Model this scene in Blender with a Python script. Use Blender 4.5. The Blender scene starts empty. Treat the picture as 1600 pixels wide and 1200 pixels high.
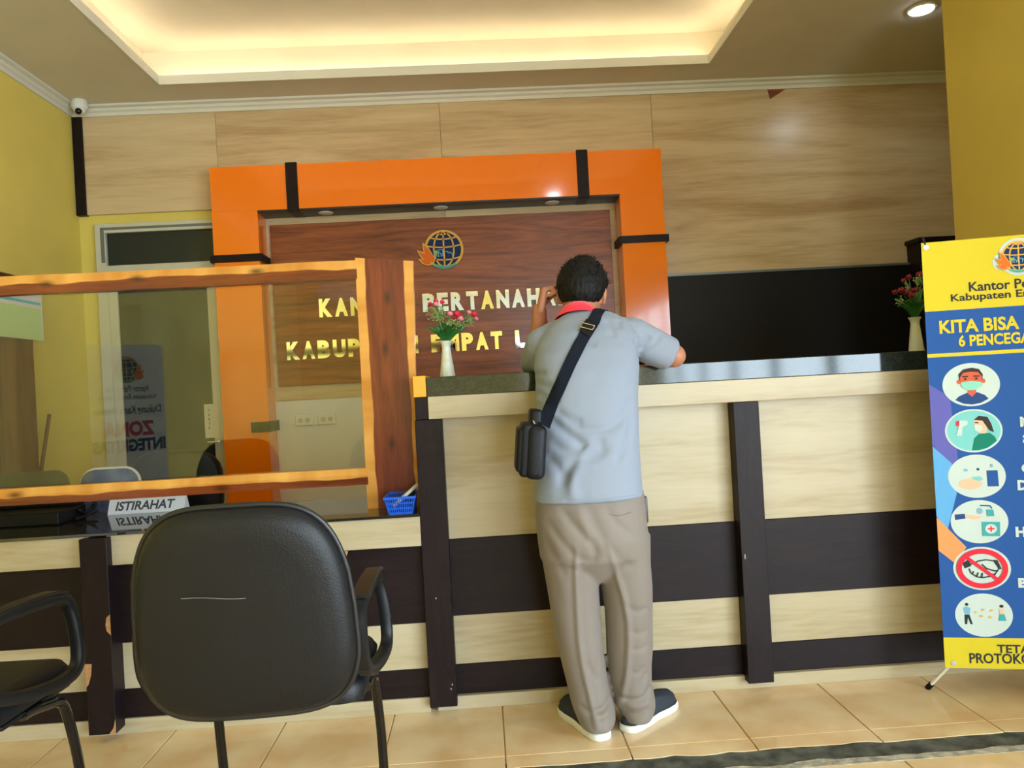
import bpy, bmesh, math, random
from mathutils import Vector, Matrix, noise
from mathutils.bvhtree import BVHTree
random.seed(7)
SC = bpy.context.scene
COL = SC.collection

# ------------------------------------------------------------------ camera
EYE = Vector((0.0, 0.0, 1.117)); FPX = 1200.0
YAW, ROLL, PITCH = (math.radians(a) for a in (2.25, 3.15, 0.2))
FWD = Vector((math.sin(YAW) * math.cos(PITCH), math.cos(YAW) * math.cos(PITCH), math.sin(PITCH)))
WR = Vector((math.cos(YAW), -math.sin(YAW), 0)); WU = WR.cross(FWD)
CR = WR * math.cos(ROLL) - WU * math.sin(ROLL)
CU = WR * math.sin(ROLL) + WU * math.cos(ROLL)
cd = bpy.data.cameras.new('camera'); cam = bpy.data.objects.new('camera', cd); COL.objects.link(cam)
cd.sensor_width = 36; cd.lens = FPX / 1600 * 36; cd.clip_start = 0.02
m = Matrix((CR, CU, -FWD)).transposed().to_4x4(); m.translation = EYE
cam.matrix_world = m
SC.camera = cam

# ------------------------------------------------------------------ light
SC.view_settings.view_transform = 'Standard'
SC.view_settings.look = 'None'
SC.view_settings.gamma = 1
SC.view_settings.use_curve_mapping = False
SC.view_settings.exposure = 1.02
w = bpy.data.worlds.new('world'); SC.world = w; w.use_nodes = True
w.node_tree.nodes['Background'].inputs[0].default_value = (0.71, 0.875, 1.0, 1)
w.node_tree.nodes['Background'].inputs[1].default_value = 8.0
def portal(loc, rot, sx, sy):
    l = bpy.data.lights.new('window_portal', 'AREA'); l.shape = 'RECTANGLE'; l.size = sx; l.size_y = sy
    l.cycles.is_portal = True
    o = bpy.data.objects.new('window_portal', l); COL.objects.link(o); o.location = loc; o.rotation_euler = rot
    return o
portal((2.68, -2.375, 1.12), (0, math.radians(90), 0), 2.24, 6.85)          # wide opening on the right behind the camera, light goes to -x
portal((1.5, -6.18, 1.05), (math.radians(90), 0, 0), 1.4, 2.1)           # unseen doorway added far behind the camera, more daylight for the back wall

# ------------------------------------------------------------------ helpers
def lin(c):
    c = c / 255.0
    return c / 12.92 if c <= 0.04045 else ((c + 0.055) / 1.055) ** 2.4
def rgb(r, g, b): return (lin(r), lin(g), lin(b), 1)
def ray(px, py): return FWD + CR * ((px - 800) / FPX) - CU * ((py - 600) / FPX)
def at(px, py, Y):
    d = ray(px, py); return EYE + d * (Y / d.y)
def atz(px, py, Z):
    d = ray(px, py); return EYE + d * ((Z - EYE.z) / d.z)
def obj(name, me, parent=None, loc=None):
    o = bpy.data.objects.new(name, me); COL.objects.link(o)
    if parent: o.parent = parent
    if loc is not None: o.location = loc
    return o
def tag(o, label=None, cat=None, group=None, kind=None):
    if label: o['label'] = label
    if cat: o['category'] = cat
    if group: o['group'] = group
    if kind: o['kind'] = kind
    return o
def thing(name, label, cat, loc=(0, 0, 0), group=None, rz=0):
    o = bpy.data.objects.new(name, None); COL.objects.link(o); o.empty_display_size = 0.05
    o.location = loc; o.rotation_euler = (0, 0, rz)
    return tag(o, label, cat, group)
def copy_tree(o, parent=None):
    c = o.copy(); COL.objects.link(c); c.parent = parent
    for ch in list(o.children): copy_tree(ch, c)
    return c

class MB:
    """collects shapes into one bmesh"""
    def __init__(s): s.bm = bmesh.new(); s.mi = 0
    def face(s, vs):
        try:
            f = s.bm.faces.new(vs); f.material_index = s.mi; return f
        except ValueError: return None
    def box(s, x0, x1, y0, y1, z0, z1, bev=0.0, seg=1, M=None):
        b = bmesh.new(); bmesh.ops.create_cube(b, size=1)
        for v in b.verts:
            v.co = Vector((x0 + (v.co.x + .5) * (x1 - x0), y0 + (v.co.y + .5) * (y1 - y0), z0 + (v.co.z + .5) * (z1 - z0)))
        if bev: bmesh.ops.bevel(b, geom=list(b.edges), offset=bev, segments=seg, affect='EDGES', profile=0.5)
        return s.merge(b, M)
    def merge(s, b, M=None):
        mp = {}
        for v in b.verts: mp[v] = s.bm.verts.new(M @ v.co if M else v.co)
        for f in b.faces: s.face([mp[v] for v in f.verts])
        b.free(); return s
    def loft(s, rings, cap=True, closed=True):
        vs = [[s.bm.verts.new(p) for p in r] for r in rings]
        n = len(rings[0])
        for a, b in zip(vs, vs[1:]):
            for i in range(n if closed else n - 1):
                j = (i + 1) % n; s.face([a[i], a[j], b[j], b[i]])
        if cap:
            s.face(list(reversed(vs[0]))); s.face(vs[-1])
        return s
    def tube(s, path, r, n=10, cap=True):
        pts = [Vector(p) for p in path]; rs = r if isinstance(r, (list, tuple)) else [r] * len(pts)
        rings = []; up = None
        for i, p in enumerate(pts):
            t = (pts[min(i + 1, len(pts) - 1)] - pts[max(i - 1, 0)]).normalized()
            if up is None:
                up = Vector((0, 0, 1)) if abs(t.z) < .9 else Vector((1, 0, 0))
            u = (up - t * up.dot(t)).normalized(); v = t.cross(u); up = u
            rings.append([p + (u * math.cos(a) + v * math.sin(a)) * rs[i] for a in (2 * math.pi * k / n for k in range(n))])
        return s.loft(rings, cap)
    def sweep(s, path, prof, up, cap=True):
        """rectangular or other profile [(a,b)] swept along path; a along side, b along up-ish"""
        pts = [Vector(p) for p in path]; rings = []
        for i, p in enumerate(pts):
            t = (pts[min(i + 1, len(pts) - 1)] - pts[max(i - 1, 0)]).normalized()
            sd = Vector(up); nn = t.cross(sd).normalized()
            rings.append([p + sd * a + nn * b for a, b in prof])
        return s.loft(rings, cap)
    def lathe(s, prof, c=(0, 0, 0), n=24, wob=None):
        c = Vector(c)
        rings = [[c + Vector((r * math.cos(a) * (wob(a, z) if wob else 1), r * math.sin(a) * (wob(a, z) if wob else 1), z)) for a in (2 * math.pi * k / n for k in range(n))] for r, z in prof]
        return s.loft(rings)
    def capsule(s, p0, r0, p1, r1, n=14, flat=1.0, fd=None):
        p0, p1 = Vector(p0), Vector(p1); t = (p1 - p0)
        L = t.length; t = t.normalized() if L > 1e-6 else Vector((0, 0, 1))
        u = fd.copy() if fd else (Vector((0, 0, 1)) if abs(t.z) < .9 else Vector((1, 0, 0)))
        u = (u - t * u.dot(t)).normalized(); v = t.cross(u)
        rings = []
        for k in range(5):
            a = math.pi / 2 * (1 - k / 4); rings.append((p0 - t * r0 * math.sin(a), max(r0 * math.cos(a), 1e-4)))
        for k in range(5):
            a = math.pi / 2 * k / 4; rings.append((p1 + t * r1 * math.sin(a), max(r1 * math.cos(a), 1e-4)))
        return s.loft([[c + (u * math.cos(q) * flat + v * math.sin(q)) * r for q in (2 * math.pi * k / n for k in range(n))] for c, r in rings])
    def ellipsoid(s, c, rx, ry, rz, n=18, M=None):
        c = Vector(c); rings = []
        for k in range(n // 2 + 1):
            a = -math.pi / 2 + math.pi * k / (n // 2)
            rr = max(math.cos(a), 1e-3)
            ring = [Vector((rx * rr * math.cos(q), ry * rr * math.sin(q), rz * math.sin(a))) for q in (2 * math.pi * j / n for j in range(n))]
            rings.append([c + (M @ p if M else p) for p in ring])
        return s.loft(rings)
    def prism(s, poly, y0, y1, M=None):
        """poly of (x,z), extruded from y0 to y1"""
        a = [s.bm.verts.new((M @ Vector((x, y0, z))) if M else (x, y0, z)) for x, z in poly]
        b = [s.bm.verts.new((M @ Vector((x, y1, z))) if M else (x, y1, z)) for x, z in poly]
        n = len(poly); s.face(a); s.face(list(reversed(b)))
        for i in range(n): s.face([a[i], b[i], b[(i + 1) % n], a[(i + 1) % n]])
        return s
    def flat(s, poly, y, M=None):
        s.face([s.bm.verts.new((M @ Vector((x, y, z))) if M else (x, y, z)) for x, z in poly]); return s
    def stroke(s, pts, wd, y, M=None, closed=False):
        n = len(pts); L = []; R = []
        for i in range(n):
            p = Vector(pts[i])
            a = Vector(pts[(i - 1) % n] if closed or i else pts[0]); b = Vector(pts[(i + 1) % n] if closed or i < n - 1 else pts[-1])
            t = (b - a); t = t.normalized() if t.length else Vector((1, 0))
            nn = Vector((-t.y, t.x)) * wd / 2
            L.append(p + nn); R.append(p - nn)
        vl = [s.bm.verts.new((M @ Vector((q.x, y, q.y))) if M else (q.x, y, q.y)) for q in L]
        vr = [s.bm.verts.new((M @ Vector((q.x, y, q.y))) if M else (q.x, y, q.y)) for q in R]
        for i in range(n if closed else n - 1):
            j = (i + 1) % n; s.face([vl[i], vr[i], vr[j], vl[j]])
        return s
    def mesh(s, name, mats, off=None, smooth=None, norm=True):
        if off is not None:
            o = Vector(off)
            for v in s.bm.verts: v.co -= o
        if norm: bmesh.ops.recalc_face_normals(s.bm, faces=s.bm.faces)
        me = bpy.data.meshes.new(name); s.bm.to_mesh(me); s.bm.free()
        for mm in (mats if isinstance(mats, (list, tuple)) else [mats]): me.materials.append(mm)
        if smooth is not None:
            me.shade_smooth(); me.set_sharp_from_angle(angle=math.radians(smooth))
        return me
    def build(s, name, mats, parent=None, smooth=None, norm=True):
        """vertices are given in world space; the parent chain is unrotated, so subtract its base"""
        off = Vector((0, 0, 0)); p = parent
        while p: off += p.location; p = p.parent
        return obj(name, s.mesh(name, mats, off, smooth, norm), parent)
    def local(s, name, mats, parent=None, smooth=None, norm=True):
        return obj(name, s.mesh(name, mats, None, smooth, norm), parent)

def circ(cx, cz, r, n=32, rz=None): return [(cx + r * math.cos(2 * math.pi * k / n), cz + (rz or r) * math.sin(2 * math.pi * k / n)) for k in range(n)]
def rrect(x0, x1, z0, z1, r, n=5):
    out = []
    for cx, cz, a0 in ((x1 - r, z1 - r, 0), (x0 + r, z1 - r, 90), (x0 + r, z0 + r, 180), (x1 - r, z0 + r, 270)):
        for k in range(n + 1):
            a = math.radians(a0 + 90 * k / n); out.append((cx + r * math.cos(a), cz + r * math.sin(a)))
    return out
def smoothpath(pts, n=6):
    P = [Vector(p) for p in pts]; out = []
    for i in range(len(P) - 1):
        p0 = P[max(i - 1, 0)]; p1 = P[i]; p2 = P[i + 1]; p3 = P[min(i + 2, len(P) - 1)]
        for k in range(n):
            t = k / n
            out.append(0.5 * ((2 * p1) + (p2 - p0) * t + (2 * p0 - 5 * p1 + 4 * p2 - p3) * t * t + (-p0 + 3 * p1 - 3 * p2 + p3) * t ** 3))
    out.append(P[-1]); return out
def evaluated(o, name):
    dg = bpy.context.evaluated_depsgraph_get(); dg.update()
    me = bpy.data.meshes.new_from_object(o.evaluated_get(dg)); me.name = name; return me
def remesh(mb, name, vox, mats, smooth_it=6, fac=0.5):
    me = mb.mesh(name + '_raw', [])
    o = bpy.data.objects.new('tmp', me); COL.objects.link(o)
    r = o.modifiers.new('r', 'REMESH'); r.mode = 'VOXEL'; r.voxel_size = vox; r.use_smooth_shade = True
    if smooth_it:
        q = o.modifiers.new('s', 'SMOOTH'); q.iterations = smooth_it; q.factor = fac
    out = evaluated(o, name)
    bpy.data.objects.remove(o); bpy.data.meshes.remove(me)
    out.materials.clear()
    for mm in (mats if isinstance(mats, (list, tuple)) else [mats]): out.materials.append(mm)
    out.shade_smooth()
    return out
_tx = {}
def text2d(s, bold=0.0, shear=0.0):
    """text outline of cap height ~0.7 in 2D: verts [(x,z)], faces"""
    k = (s, bold, shear)
    if k in _tx: return _tx[k]
    c = bpy.data.curves.new('t', 'FONT'); c.body = s; c.size = 1; c.offset = bold; c.shear = shear; c.resolution_u = 3
    c.fill_mode = 'FRONT'
    o = bpy.data.objects.new('t', c); COL.objects.link(o)
    me = evaluated(o, 't')
    V = [(v.co.x, v.co.y) for v in me.vertices]; Fs = [tuple(p.vertices) for p in me.polygons]
    bpy.data.objects.remove(o); bpy.data.curves.remove(c); bpy.data.meshes.remove(me)
    _tx[k] = (V, Fs); return _tx[k]
def put_text(mb, s, x0, x1, z0, z1, y, bold=0.03, shear=0, M=None, thick=0, skew=0.0):
    """fits the text into the box x0..x1, z0..z1 at depth y (front faces -y)"""
    V, Fs = text2d(s, bold, shear)
    ax, bx = min(v[0] for v in V), max(v[0] for v in V); az, bz = min(v[1] for v in V), max(v[1] for v in V)
    sx = (x1 - x0) / (bx - ax); sz = (z1 - z0) / (bz - az)
    def pt(v, yy):
        x = x0 + (v[0] - ax) * sx; z = z0 + (v[1] - az) * sz + (x - x0) * skew
        p = Vector((x, yy, z)); return M @ p if M else p
    f0 = [mb.bm.verts.new(pt(v, y)) for v in V]
    for f in Fs: mb.face([f0[i] for i in f])
    if thick:
        f1 = [mb.bm.verts.new(pt(v, y + thick)) for v in V]
        ec = {}
        for f in Fs:
            mb.face([f1[i] for i in reversed(f)])
            for i in range(len(f)):
                a, b = f[i], f[(i + 1) % len(f)]; ec.setdefault((min(a, b), max(a, b)), []).append((a, b))
        for k, L in ec.items():
            if len(L) == 1:
                a, b = L[0]; mb.face([f0[b], f0[a], f1[a], f1[b]])

# ------------------------------------------------------------------ materials
def mat(name, col, rough=0.5, metal=0.0, spec=0.5, emit=None, estr=0, coat=0.0, var=0.0, vscale=8.0, bump=0.0, bscale=60.0, sheen=0.0, stretch=(1, 1, 1), col2=None, detail=4.0, ramp=(0.35, 0.65), coatrough=0.05, rvar=0.0):
    mm = bpy.data.materials.new(name); mm.use_nodes = True; nt = mm.node_tree; b = nt.nodes['Principled BSDF']
    b.inputs['Base Color'].default_value = col; b.inputs['Roughness'].default_value = rough
    b.inputs['Metallic'].default_value = metal; b.inputs['Specular IOR Level'].default_value = spec
    b.inputs['Coat Weight'].default_value = coat; b.inputs['Coat Roughness'].default_value = coatrough
    b.inputs['Sheen Weight'].default_value = sheen
    if emit: b.inputs['Emission Color'].default_value = emit; b.inputs['Emission Strength'].default_value = estr
    if var or col2 or bump or rvar:
        tc = nt.nodes.new('ShaderNodeTexCoord'); mp = nt.nodes.new('ShaderNodeMapping'); nt.links.new(tc.outputs['Object'], mp.inputs[0])
        mp.inputs['Scale'].default_value = stretch
    if var or col2:
        nz = nt.nodes.new('ShaderNodeTexNoise'); nz.inputs['Scale'].default_value = vscale; nz.inputs['Detail'].default_value = detail
        nt.links.new(mp.outputs[0], nz.inputs['Vector'])
        cr = nt.nodes.new('ShaderNodeValToRGB'); nt.links.new(nz.outputs['Fac'], cr.inputs[0])
        c2 = col2 or tuple(x * (1 - var) for x in col[:3]) + (1,)
        cr.color_ramp.elements[0].position = ramp[0]; cr.color_ramp.elements[1].position = ramp[1]
        cr.color_ramp.elements[0].color = c2; cr.color_ramp.elements[1].color = col
        nt.links.new(cr.outputs[0], b.inputs['Base Color'])
    if bump:
        n2 = nt.nodes.new('ShaderNodeTexNoise'); n2.inputs['Scale'].default_value = bscale; n2.inputs['Detail'].default_value = 3
        nt.links.new(mp.outputs[0], n2.inputs['Vector'])
        bp = nt.nodes.new('ShaderNodeBump'); bp.inputs['Strength'].default_value = bump; bp.inputs['Distance'].default_value = 0.01
        nt.links.new(n2.outputs['Fac'], bp.inputs['Height']); nt.links.new(bp.outputs[0], b.inputs['Normal'])
    return mm
def wood(name, c1, c2, c3, stretch=(0.6, 8, 8), scale=2.0, rough=0.35, spec=0.5, fine=0.35, wave=0.0, coat=0.0, dist=1.0, ramp=(0.3, 0.5, 0.7)):
    """long grain streaks plus fine fibres; c1 dark, c2 mid, c3 light"""
    mm = bpy.data.materials.new(name); mm.use_nodes = True; nt = mm.node_tree; b = nt.nodes['Principled BSDF']
    b.inputs['Roughness'].default_value = rough; b.inputs['Specular IOR Level'].default_value = spec; b.inputs['Coat Weight'].default_value = coat
    b.inputs['Coat Roughness'].default_value = 0.12
    tc = nt.nodes.new('ShaderNodeTexCoord'); mp = nt.nodes.new('ShaderNodeMapping'); mp.inputs['Scale'].default_value = stretch
    nt.links.new(tc.outputs['Object'], mp.inputs[0])
    oi = nt.nodes.new('ShaderNodeObjectInfo'); ad = nt.nodes.new('ShaderNodeVectorMath'); ad.operation = 'ADD'
    cx = nt.nodes.new('ShaderNodeMath'); cx.operation = 'MULTIPLY'; cx.inputs[1].default_value = 31.0; nt.links.new(oi.outputs['Random'], cx.inputs[0])
    nt.links.new(mp.outputs[0], ad.inputs[0]); nt.links.new(cx.outputs[0], ad.inputs[1])
    nz = nt.nodes.new('ShaderNodeTexNoise'); nz.inputs['Scale'].default_value = scale; nz.inputs['Detail'].default_value = 5; nz.inputs['Distortion'].default_value = dist
    nt.links.new(ad.outputs[0], nz.inputs['Vector'])
    n2 = nt.nodes.new('ShaderNodeTexNoise'); n2.inputs['Scale'].default_value = scale * 9; n2.inputs['Detail'].default_value = 4
    nt.links.new(ad.outputs[0], n2.inputs['Vector'])
    mx = nt.nodes.new('ShaderNodeMix'); mx.inputs['Factor'].default_value = fine
    nt.links.new(nz.outputs['Fac'], mx.inputs[2]); nt.links.new(n2.outputs['Fac'], mx.inputs[3])
    cr = nt.nodes.new('ShaderNodeValToRGB'); nt.links.new(mx.outputs[0], cr.inputs[0])
    e = cr.color_ramp.elements; e[0].position = ramp[0]; e[0].color = c1; e[1].position = ramp[2]; e[1].color = c3
    k = e.new(ramp[1]); k.color = c2
    nt.links.new(cr.outputs[0], b.inputs['Base Color'])
    return mm

M = {}
M['ceil'] = mat('ceiling_paint', rgb(222, 214, 190), 0.8, var=0.05, vscale=3)
M['cornice'] = mat('cornice_paint', rgb(222, 220, 205), 0.6)
M['yellow'] = mat('yellow_paint', rgb(226, 206, 102), 0.55, var=0.07, vscale=2.5, bump=0.05, bscale=90)
M['panel'] = wood('back_panel_laminate', rgb(176, 144, 102), rgb(207, 181, 140), rgb(220, 198, 160), (0.35, 4, 4), 1.6, 0.3, 0.5, 0.25)
M['orange'] = mat('orange_laminate', rgb(255, 128, 0), 0.12, spec=0.5, coat=0.3)
M['dark'] = wood('dark_wenge_laminate', rgb(18, 10, 12), rgb(28, 18, 21), rgb(37, 25, 27), (1, 6, 6), 5, 0.42, 0.18, 0.5)
M['darkv'] = wood('dark_wenge_upright', rgb(18, 10, 12), rgb(28, 18, 21), rgb(37, 25, 27), (6, 6, 1), 5, 0.42, 0.18, 0.5)
M['maple'] = wood('pale_maple_laminate', rgb(160, 141, 106), rgb(180, 166, 136), rgb(188, 176, 150), (0.5, 5, 5), 1.7, 0.36, 0.4, 0.3)
M['board'] = wood('red_brown_board', rgb(88, 36, 18), rgb(138, 68, 36), rgb(164, 90, 52), (0.45, 5, 5), 2.2, 0.3, 0.5, 0.3, dist=2.2)
M['soffit'] = mat('dark_soffit', rgb(36, 24, 24), 0.4)
M['black'] = mat('black_panel', rgb(12, 12, 13), 0.5, spec=0.3)
M['white'] = mat('white_panel', rgb(226, 226, 218), 0.4)
M['plastic_w'] = mat('white_plastic', rgb(225, 225, 215), 0.35)
M['alu'] = mat('cream_aluminium', rgb(206, 202, 178), 0.4, var=0.06, vscale=6)
M['alugrey'] = mat('grey_aluminium', rgb(120, 128, 132), 0.35, metal=0.5)
M['dglass'] = mat('dark_door_glass', rgb(26, 38, 40), 0.06, spec=0.5)
M['chrome'] = mat('mirror_chrome', (0.86, 0.87, 0.86, 1), 0.06, metal=1.0)
M['tile'] = None
M['reflect_board'] = mat('reflect_board_blue_grey', rgb(196, 208, 216), 0.5)  # colour of the added boards that the sign letters mirror
M['grout'] = mat('grout', rgb(190, 156, 112), 0.8)
M['cement'] = mat('worn_cement', rgb(96, 98, 92), 0.8, col2=rgb(52, 54, 50), vscale=18, bump=0.4, bscale=40)
M['mortar'] = mat('pale_mortar', rgb(196, 190, 174), 0.8, col2=rgb(140, 136, 124), vscale=30, bump=0.5, bscale=60)
M['glasstop'] = mat('dark_glass_top', rgb(40, 38, 30), 0.03, spec=0.9)
M['orangeblk'] = mat('orange_end_block', rgb(252, 160, 52), 0.3)
M['chip'] = mat('bare_chipboard', rgb(178, 130, 84), 0.8, var=0.2, vscale=60)
M['chair'] = mat('black_vinyl', rgb(17, 19, 22), 0.45, spec=0.32, var=0.2, vscale=7, bump=0.12, bscale=260)
M['piping'] = mat('black_piping', rgb(22, 23, 25), 0.4)
M['chplastic'] = mat('black_plastic', rgb(20, 21, 24), 0.42, spec=0.3, bump=0.08, bscale=300)
M['bltube'] = mat('black_enamel_tube', rgb(10, 10, 12), 0.15, spec=0.6)
M['scratch'] = mat('scratch_mark', rgb(150, 150, 146), 0.7)
M['skin'] = mat('skin', rgb(182, 122, 92), 0.5, var=0.12, vscale=14)
M['hair'] = mat('black_hair', rgb(7, 7, 8), 0.6, spec=0.25, bump=0.6, bscale=90, stretch=(1, 1, .25))
M['shirt'] = mat('light_grey_shirt', rgb(132, 141, 158), 0.8, bump=0.08, bscale=500, sheen=0.1)
M['red'] = mat('red_collar', rgb(248, 32, 62), 0.7, sheen=0.2)
M['trouser'] = mat('khaki_trousers', rgb(122, 112, 104), 0.65, bump=0.05, bscale=700, sheen=0.15)
M['navy'] = mat('navy_canvas', rgb(40, 46, 58), 0.75, bump=0.15, bscale=500)
M['rubber'] = mat('white_rubber', rgb(226, 226, 220), 0.5)
M['bag'] = mat('black_nylon', rgb(14, 16, 25), 0.5, spec=0.25, bump=0.15, bscale=200)
M['strap'] = mat('navy_webbing', rgb(10, 20, 38), 0.7, spec=0.2, bump=0.2, bscale=400)
M['metal'] = mat('steel', (0.6, 0.6, 0.6, 1), 0.25, metal=1.0)
M['belt'] = mat('dark_leather', rgb(40, 30, 26), 0.4)
M['vase'] = mat('glazed_white_ceramic', rgb(214, 218, 204), 0.3, bump=0.35, bscale=55)
M['green'] = mat('green_leaf', rgb(38, 112, 44), 0.5, var=0.4, vscale=20)
M['palegreen'] = mat('pale_sprig', rgb(164, 176, 118), 0.6, col2=rgb(110, 140, 70), vscale=60)
M['pink'] = mat('pink_petal', rgb(232, 128, 150), 0.55)
M['rose'] = mat('red_petal', rgb(214, 28, 62), 0.55)
M['crimson'] = mat('crimson_petal', rgb(132, 26, 46), 0.6)
M['bluep'] = mat('blue_basket_plastic', rgb(26, 88, 205), 0.35)
M['paper'] = mat('white_paper', rgb(228, 230, 236), 0.6)
M['ink'] = mat('grey_ink', rgb(70, 72, 78), 0.6)
M['blackp'] = mat('matt_black', rgb(8, 8, 9), 0.5, spec=0.25)
M['curtain'] = mat('brown_curtain', rgb(112, 70, 34), 0.8, var=0.3, vscale=5, stretch=(1, 6, 0.5))
M['stick'] = mat('brown_stick', rgb(86, 44, 22), 0.5)
M['olive'] = mat('olive_fabric', rgb(70, 70, 46), 0.8)
M['bluefab'] = mat('blue_chair_print', rgb(36, 50, 110), 0.5, col2=rgb(120, 130, 170), vscale=9)
M['dome'] = mat('black_lens', rgb(8, 8, 9), 0.08)
M['led'] = mat('warm_led_strip', rgb(255, 220, 160), 0.5, emit=(1.0, 0.87, 0.70, 1), estr=8.5)
M['lamp'] = mat('cool_lamp_lens', rgb(255, 255, 255), 0.5, emit=(0.86, 0.94, 1.0, 1), estr=60)
M['lampoff'] = mat('lamp_lens_off', rgb(150, 140, 126), 0.3)
M['ground'] = mat('outdoor_paving', rgb(150, 146, 138), 0.9, var=0.2, vscale=2)
def flatm(name, r, g, b, rough=0.6): return mat(name, rgb(r, g, b), rough, spec=0.15)
PR = {k: flatm('print_' + k, *c) for k, c in dict(yellow=(208, 190, 44), blue=(36, 84, 160), lblue=(96, 166, 226), purple=(96, 96, 180), orange=(240, 150, 96), white=(192, 208, 210), dark=(46, 50, 56), red=(220, 44, 66), teal=(120, 196, 200), green=(16, 122, 106), skin=(206, 96, 72), pskin=(232, 186, 160), hairc=(60, 48, 48), mask=(136, 206, 190), navy=(40, 72, 130), gold=(226, 172, 84), flame=(226, 110, 40), logo=(24, 50, 92), aqua=(64, 160, 170), leaf=(140, 180, 90), sky=(120, 170, 205), cloth=(238, 240, 232), zred=(196, 30, 70), zblue=(30, 50, 96)).items()}

# tile: per-piece blotches
def tilemat():
    mm = mat('glazed_floor_tile', rgb(232, 208, 170), 0.16, col2=rgb(218, 182, 136), vscale=5, detail=5)
    nt = mm.node_tree; mp = [n for n in nt.nodes if n.type == 'MAPPING'][0]
    oi = nt.nodes.new('ShaderNodeObjectInfo'); ad = nt.nodes.new('ShaderNodeVectorMath'); ad.operation = 'ADD'
    nt.links.new(mp.outputs[0], ad.inputs[0]); nt.links.new(oi.outputs['Location'], ad.inputs[1])
    for n in nt.nodes:
        if n.type == 'TEX_NOISE': nt.links.new(ad.outputs[0], n.inputs['Vector'])
    return mm
M['tile'] = tilemat()

# plank / rail heartwood with pale live edges: 'edge' gives the sapwood share at both ends of an axis
def livewood(name, axis, lo, hi, e0, e1, along, cut=0.02, knots=()):
    mm = wood(name, rgb(72, 26, 8), rgb(108, 44, 16), rgb(134, 62, 24), tuple(0.7 if i == along else 9 for i in range(3)), 2.4, 0.3, 0.5, 0.3, coat=0.2)
    nt = mm.node_tree; b = nt.nodes['Principled BSDF']; heart = b.inputs['Base Color'].links[0].from_socket
    tc = [n for n in nt.nodes if n.type == 'TEX_COORD'][0]
    sx = nt.nodes.new('ShaderNodeSeparateXYZ'); nt.links.new(tc.outputs['Object'], sx.inputs[0])
    mp = nt.nodes.new('ShaderNodeMapping'); mp.inputs['Scale'].default_value = tuple(1.0 if i == along else 0.15 for i in range(3)); nt.links.new(tc.outputs['Object'], mp.inputs[0])
    nz = nt.nodes.new('ShaderNodeTexNoise'); nz.inputs['Scale'].default_value = 4.5; nz.inputs['Detail'].default_value = 2; nt.links.new(mp.outputs[0], nz.inputs['Vector'])
    wob = nt.nodes.new('ShaderNodeMath'); wob.operation = 'MULTIPLY_ADD'; wob.inputs[1].default_value = cut; wob.inputs[2].default_value = -cut / 2; nt.links.new(nz.outputs['Fac'], wob.inputs[0])
    add = nt.nodes.new('ShaderNodeMath'); add.operation = 'ADD'; nt.links.new(sx.outputs[axis], add.inputs[0]); nt.links.new(wob.outputs[0], add.inputs[1])
    def step(edge, w, flip):
        r = nt.nodes.new('ShaderNodeMapRange'); r.inputs[1].default_value = edge - w; r.inputs[2].default_value = edge + w
        r.inputs[3].default_value = 1 if flip else 0; r.inputs[4].default_value = 0 if flip else 1
        nt.links.new(add.outputs[0], r.inputs[0]); return r
    a = step(lo + e0, 0.002, True); c = step(hi - e1, 0.002, False)
    mxx = nt.nodes.new('ShaderNodeMath'); mxx.operation = 'MAXIMUM'; nt.links.new(a.outputs[0], mxx.inputs[0]); nt.links.new(c.outputs[0], mxx.inputs[1])
    sap = nt.nodes.new('ShaderNodeTexNoise'); sap.inputs['Scale'].default_value = 10; nt.links.new(mp.outputs[0], sap.inputs['Vector'])
    cr = nt.nodes.new('ShaderNodeValToRGB'); cr.color_ramp.elements[0].color = rgb(190, 122, 44); cr.color_ramp.elements[1].color = rgb(222, 164, 80)
    cr.color_ramp.elements[0].position = .3; cr.color_ramp.elements[1].position = .7
    nt.links.new(sap.outputs['Fac'], cr.inputs[0])
    mix = nt.nodes.new('ShaderNodeMix'); mix.data_type = 'RGBA'
    nt.links.new(mxx.outputs[0], mix.inputs['Factor']); nt.links.new(heart, mix.inputs[6]); nt.links.new(cr.outputs[0], mix.inputs[7])
    last = mix.outputs[2]
    for kx, kz in knots:      # dark knots in the heartwood
        sb_ = nt.nodes.new('ShaderNodeVectorMath'); sb_.operation = 'SUBTRACT'; nt.links.new(tc.outputs['Object'], sb_.inputs[0]); sb_.inputs[1].default_value = (kx, 0, kz)
        ml = nt.nodes.new('ShaderNodeVectorMath'); ml.operation = 'MULTIPLY'; nt.links.new(sb_.outputs[0], ml.inputs[0]); ml.inputs[1].default_value = (.45, 0, 1) if along == 0 else (1, 0, .45)
        ln_ = nt.nodes.new('ShaderNodeVectorMath'); ln_.operation = 'LENGTH'; nt.links.new(ml.outputs[0], ln_.inputs[0])
        mr = nt.nodes.new('ShaderNodeMapRange'); nt.links.new(ln_.outputs['Value'], mr.inputs[0]); mr.inputs[1].default_value = .003; mr.inputs[2].default_value = .017; mr.inputs[3].default_value = .8; mr.inputs[4].default_value = 0
        mk = nt.nodes.new('ShaderNodeMix'); mk.data_type = 'RGBA'; nt.links.new(mr.outputs[0], mk.inputs['Factor']); nt.links.new(last, mk.inputs[6]); mk.inputs[7].default_value = rgb(44, 16, 8)
        last = mk.outputs[2]
    nt.links.new(last, b.inputs['Base Color'])
    return mm
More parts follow.
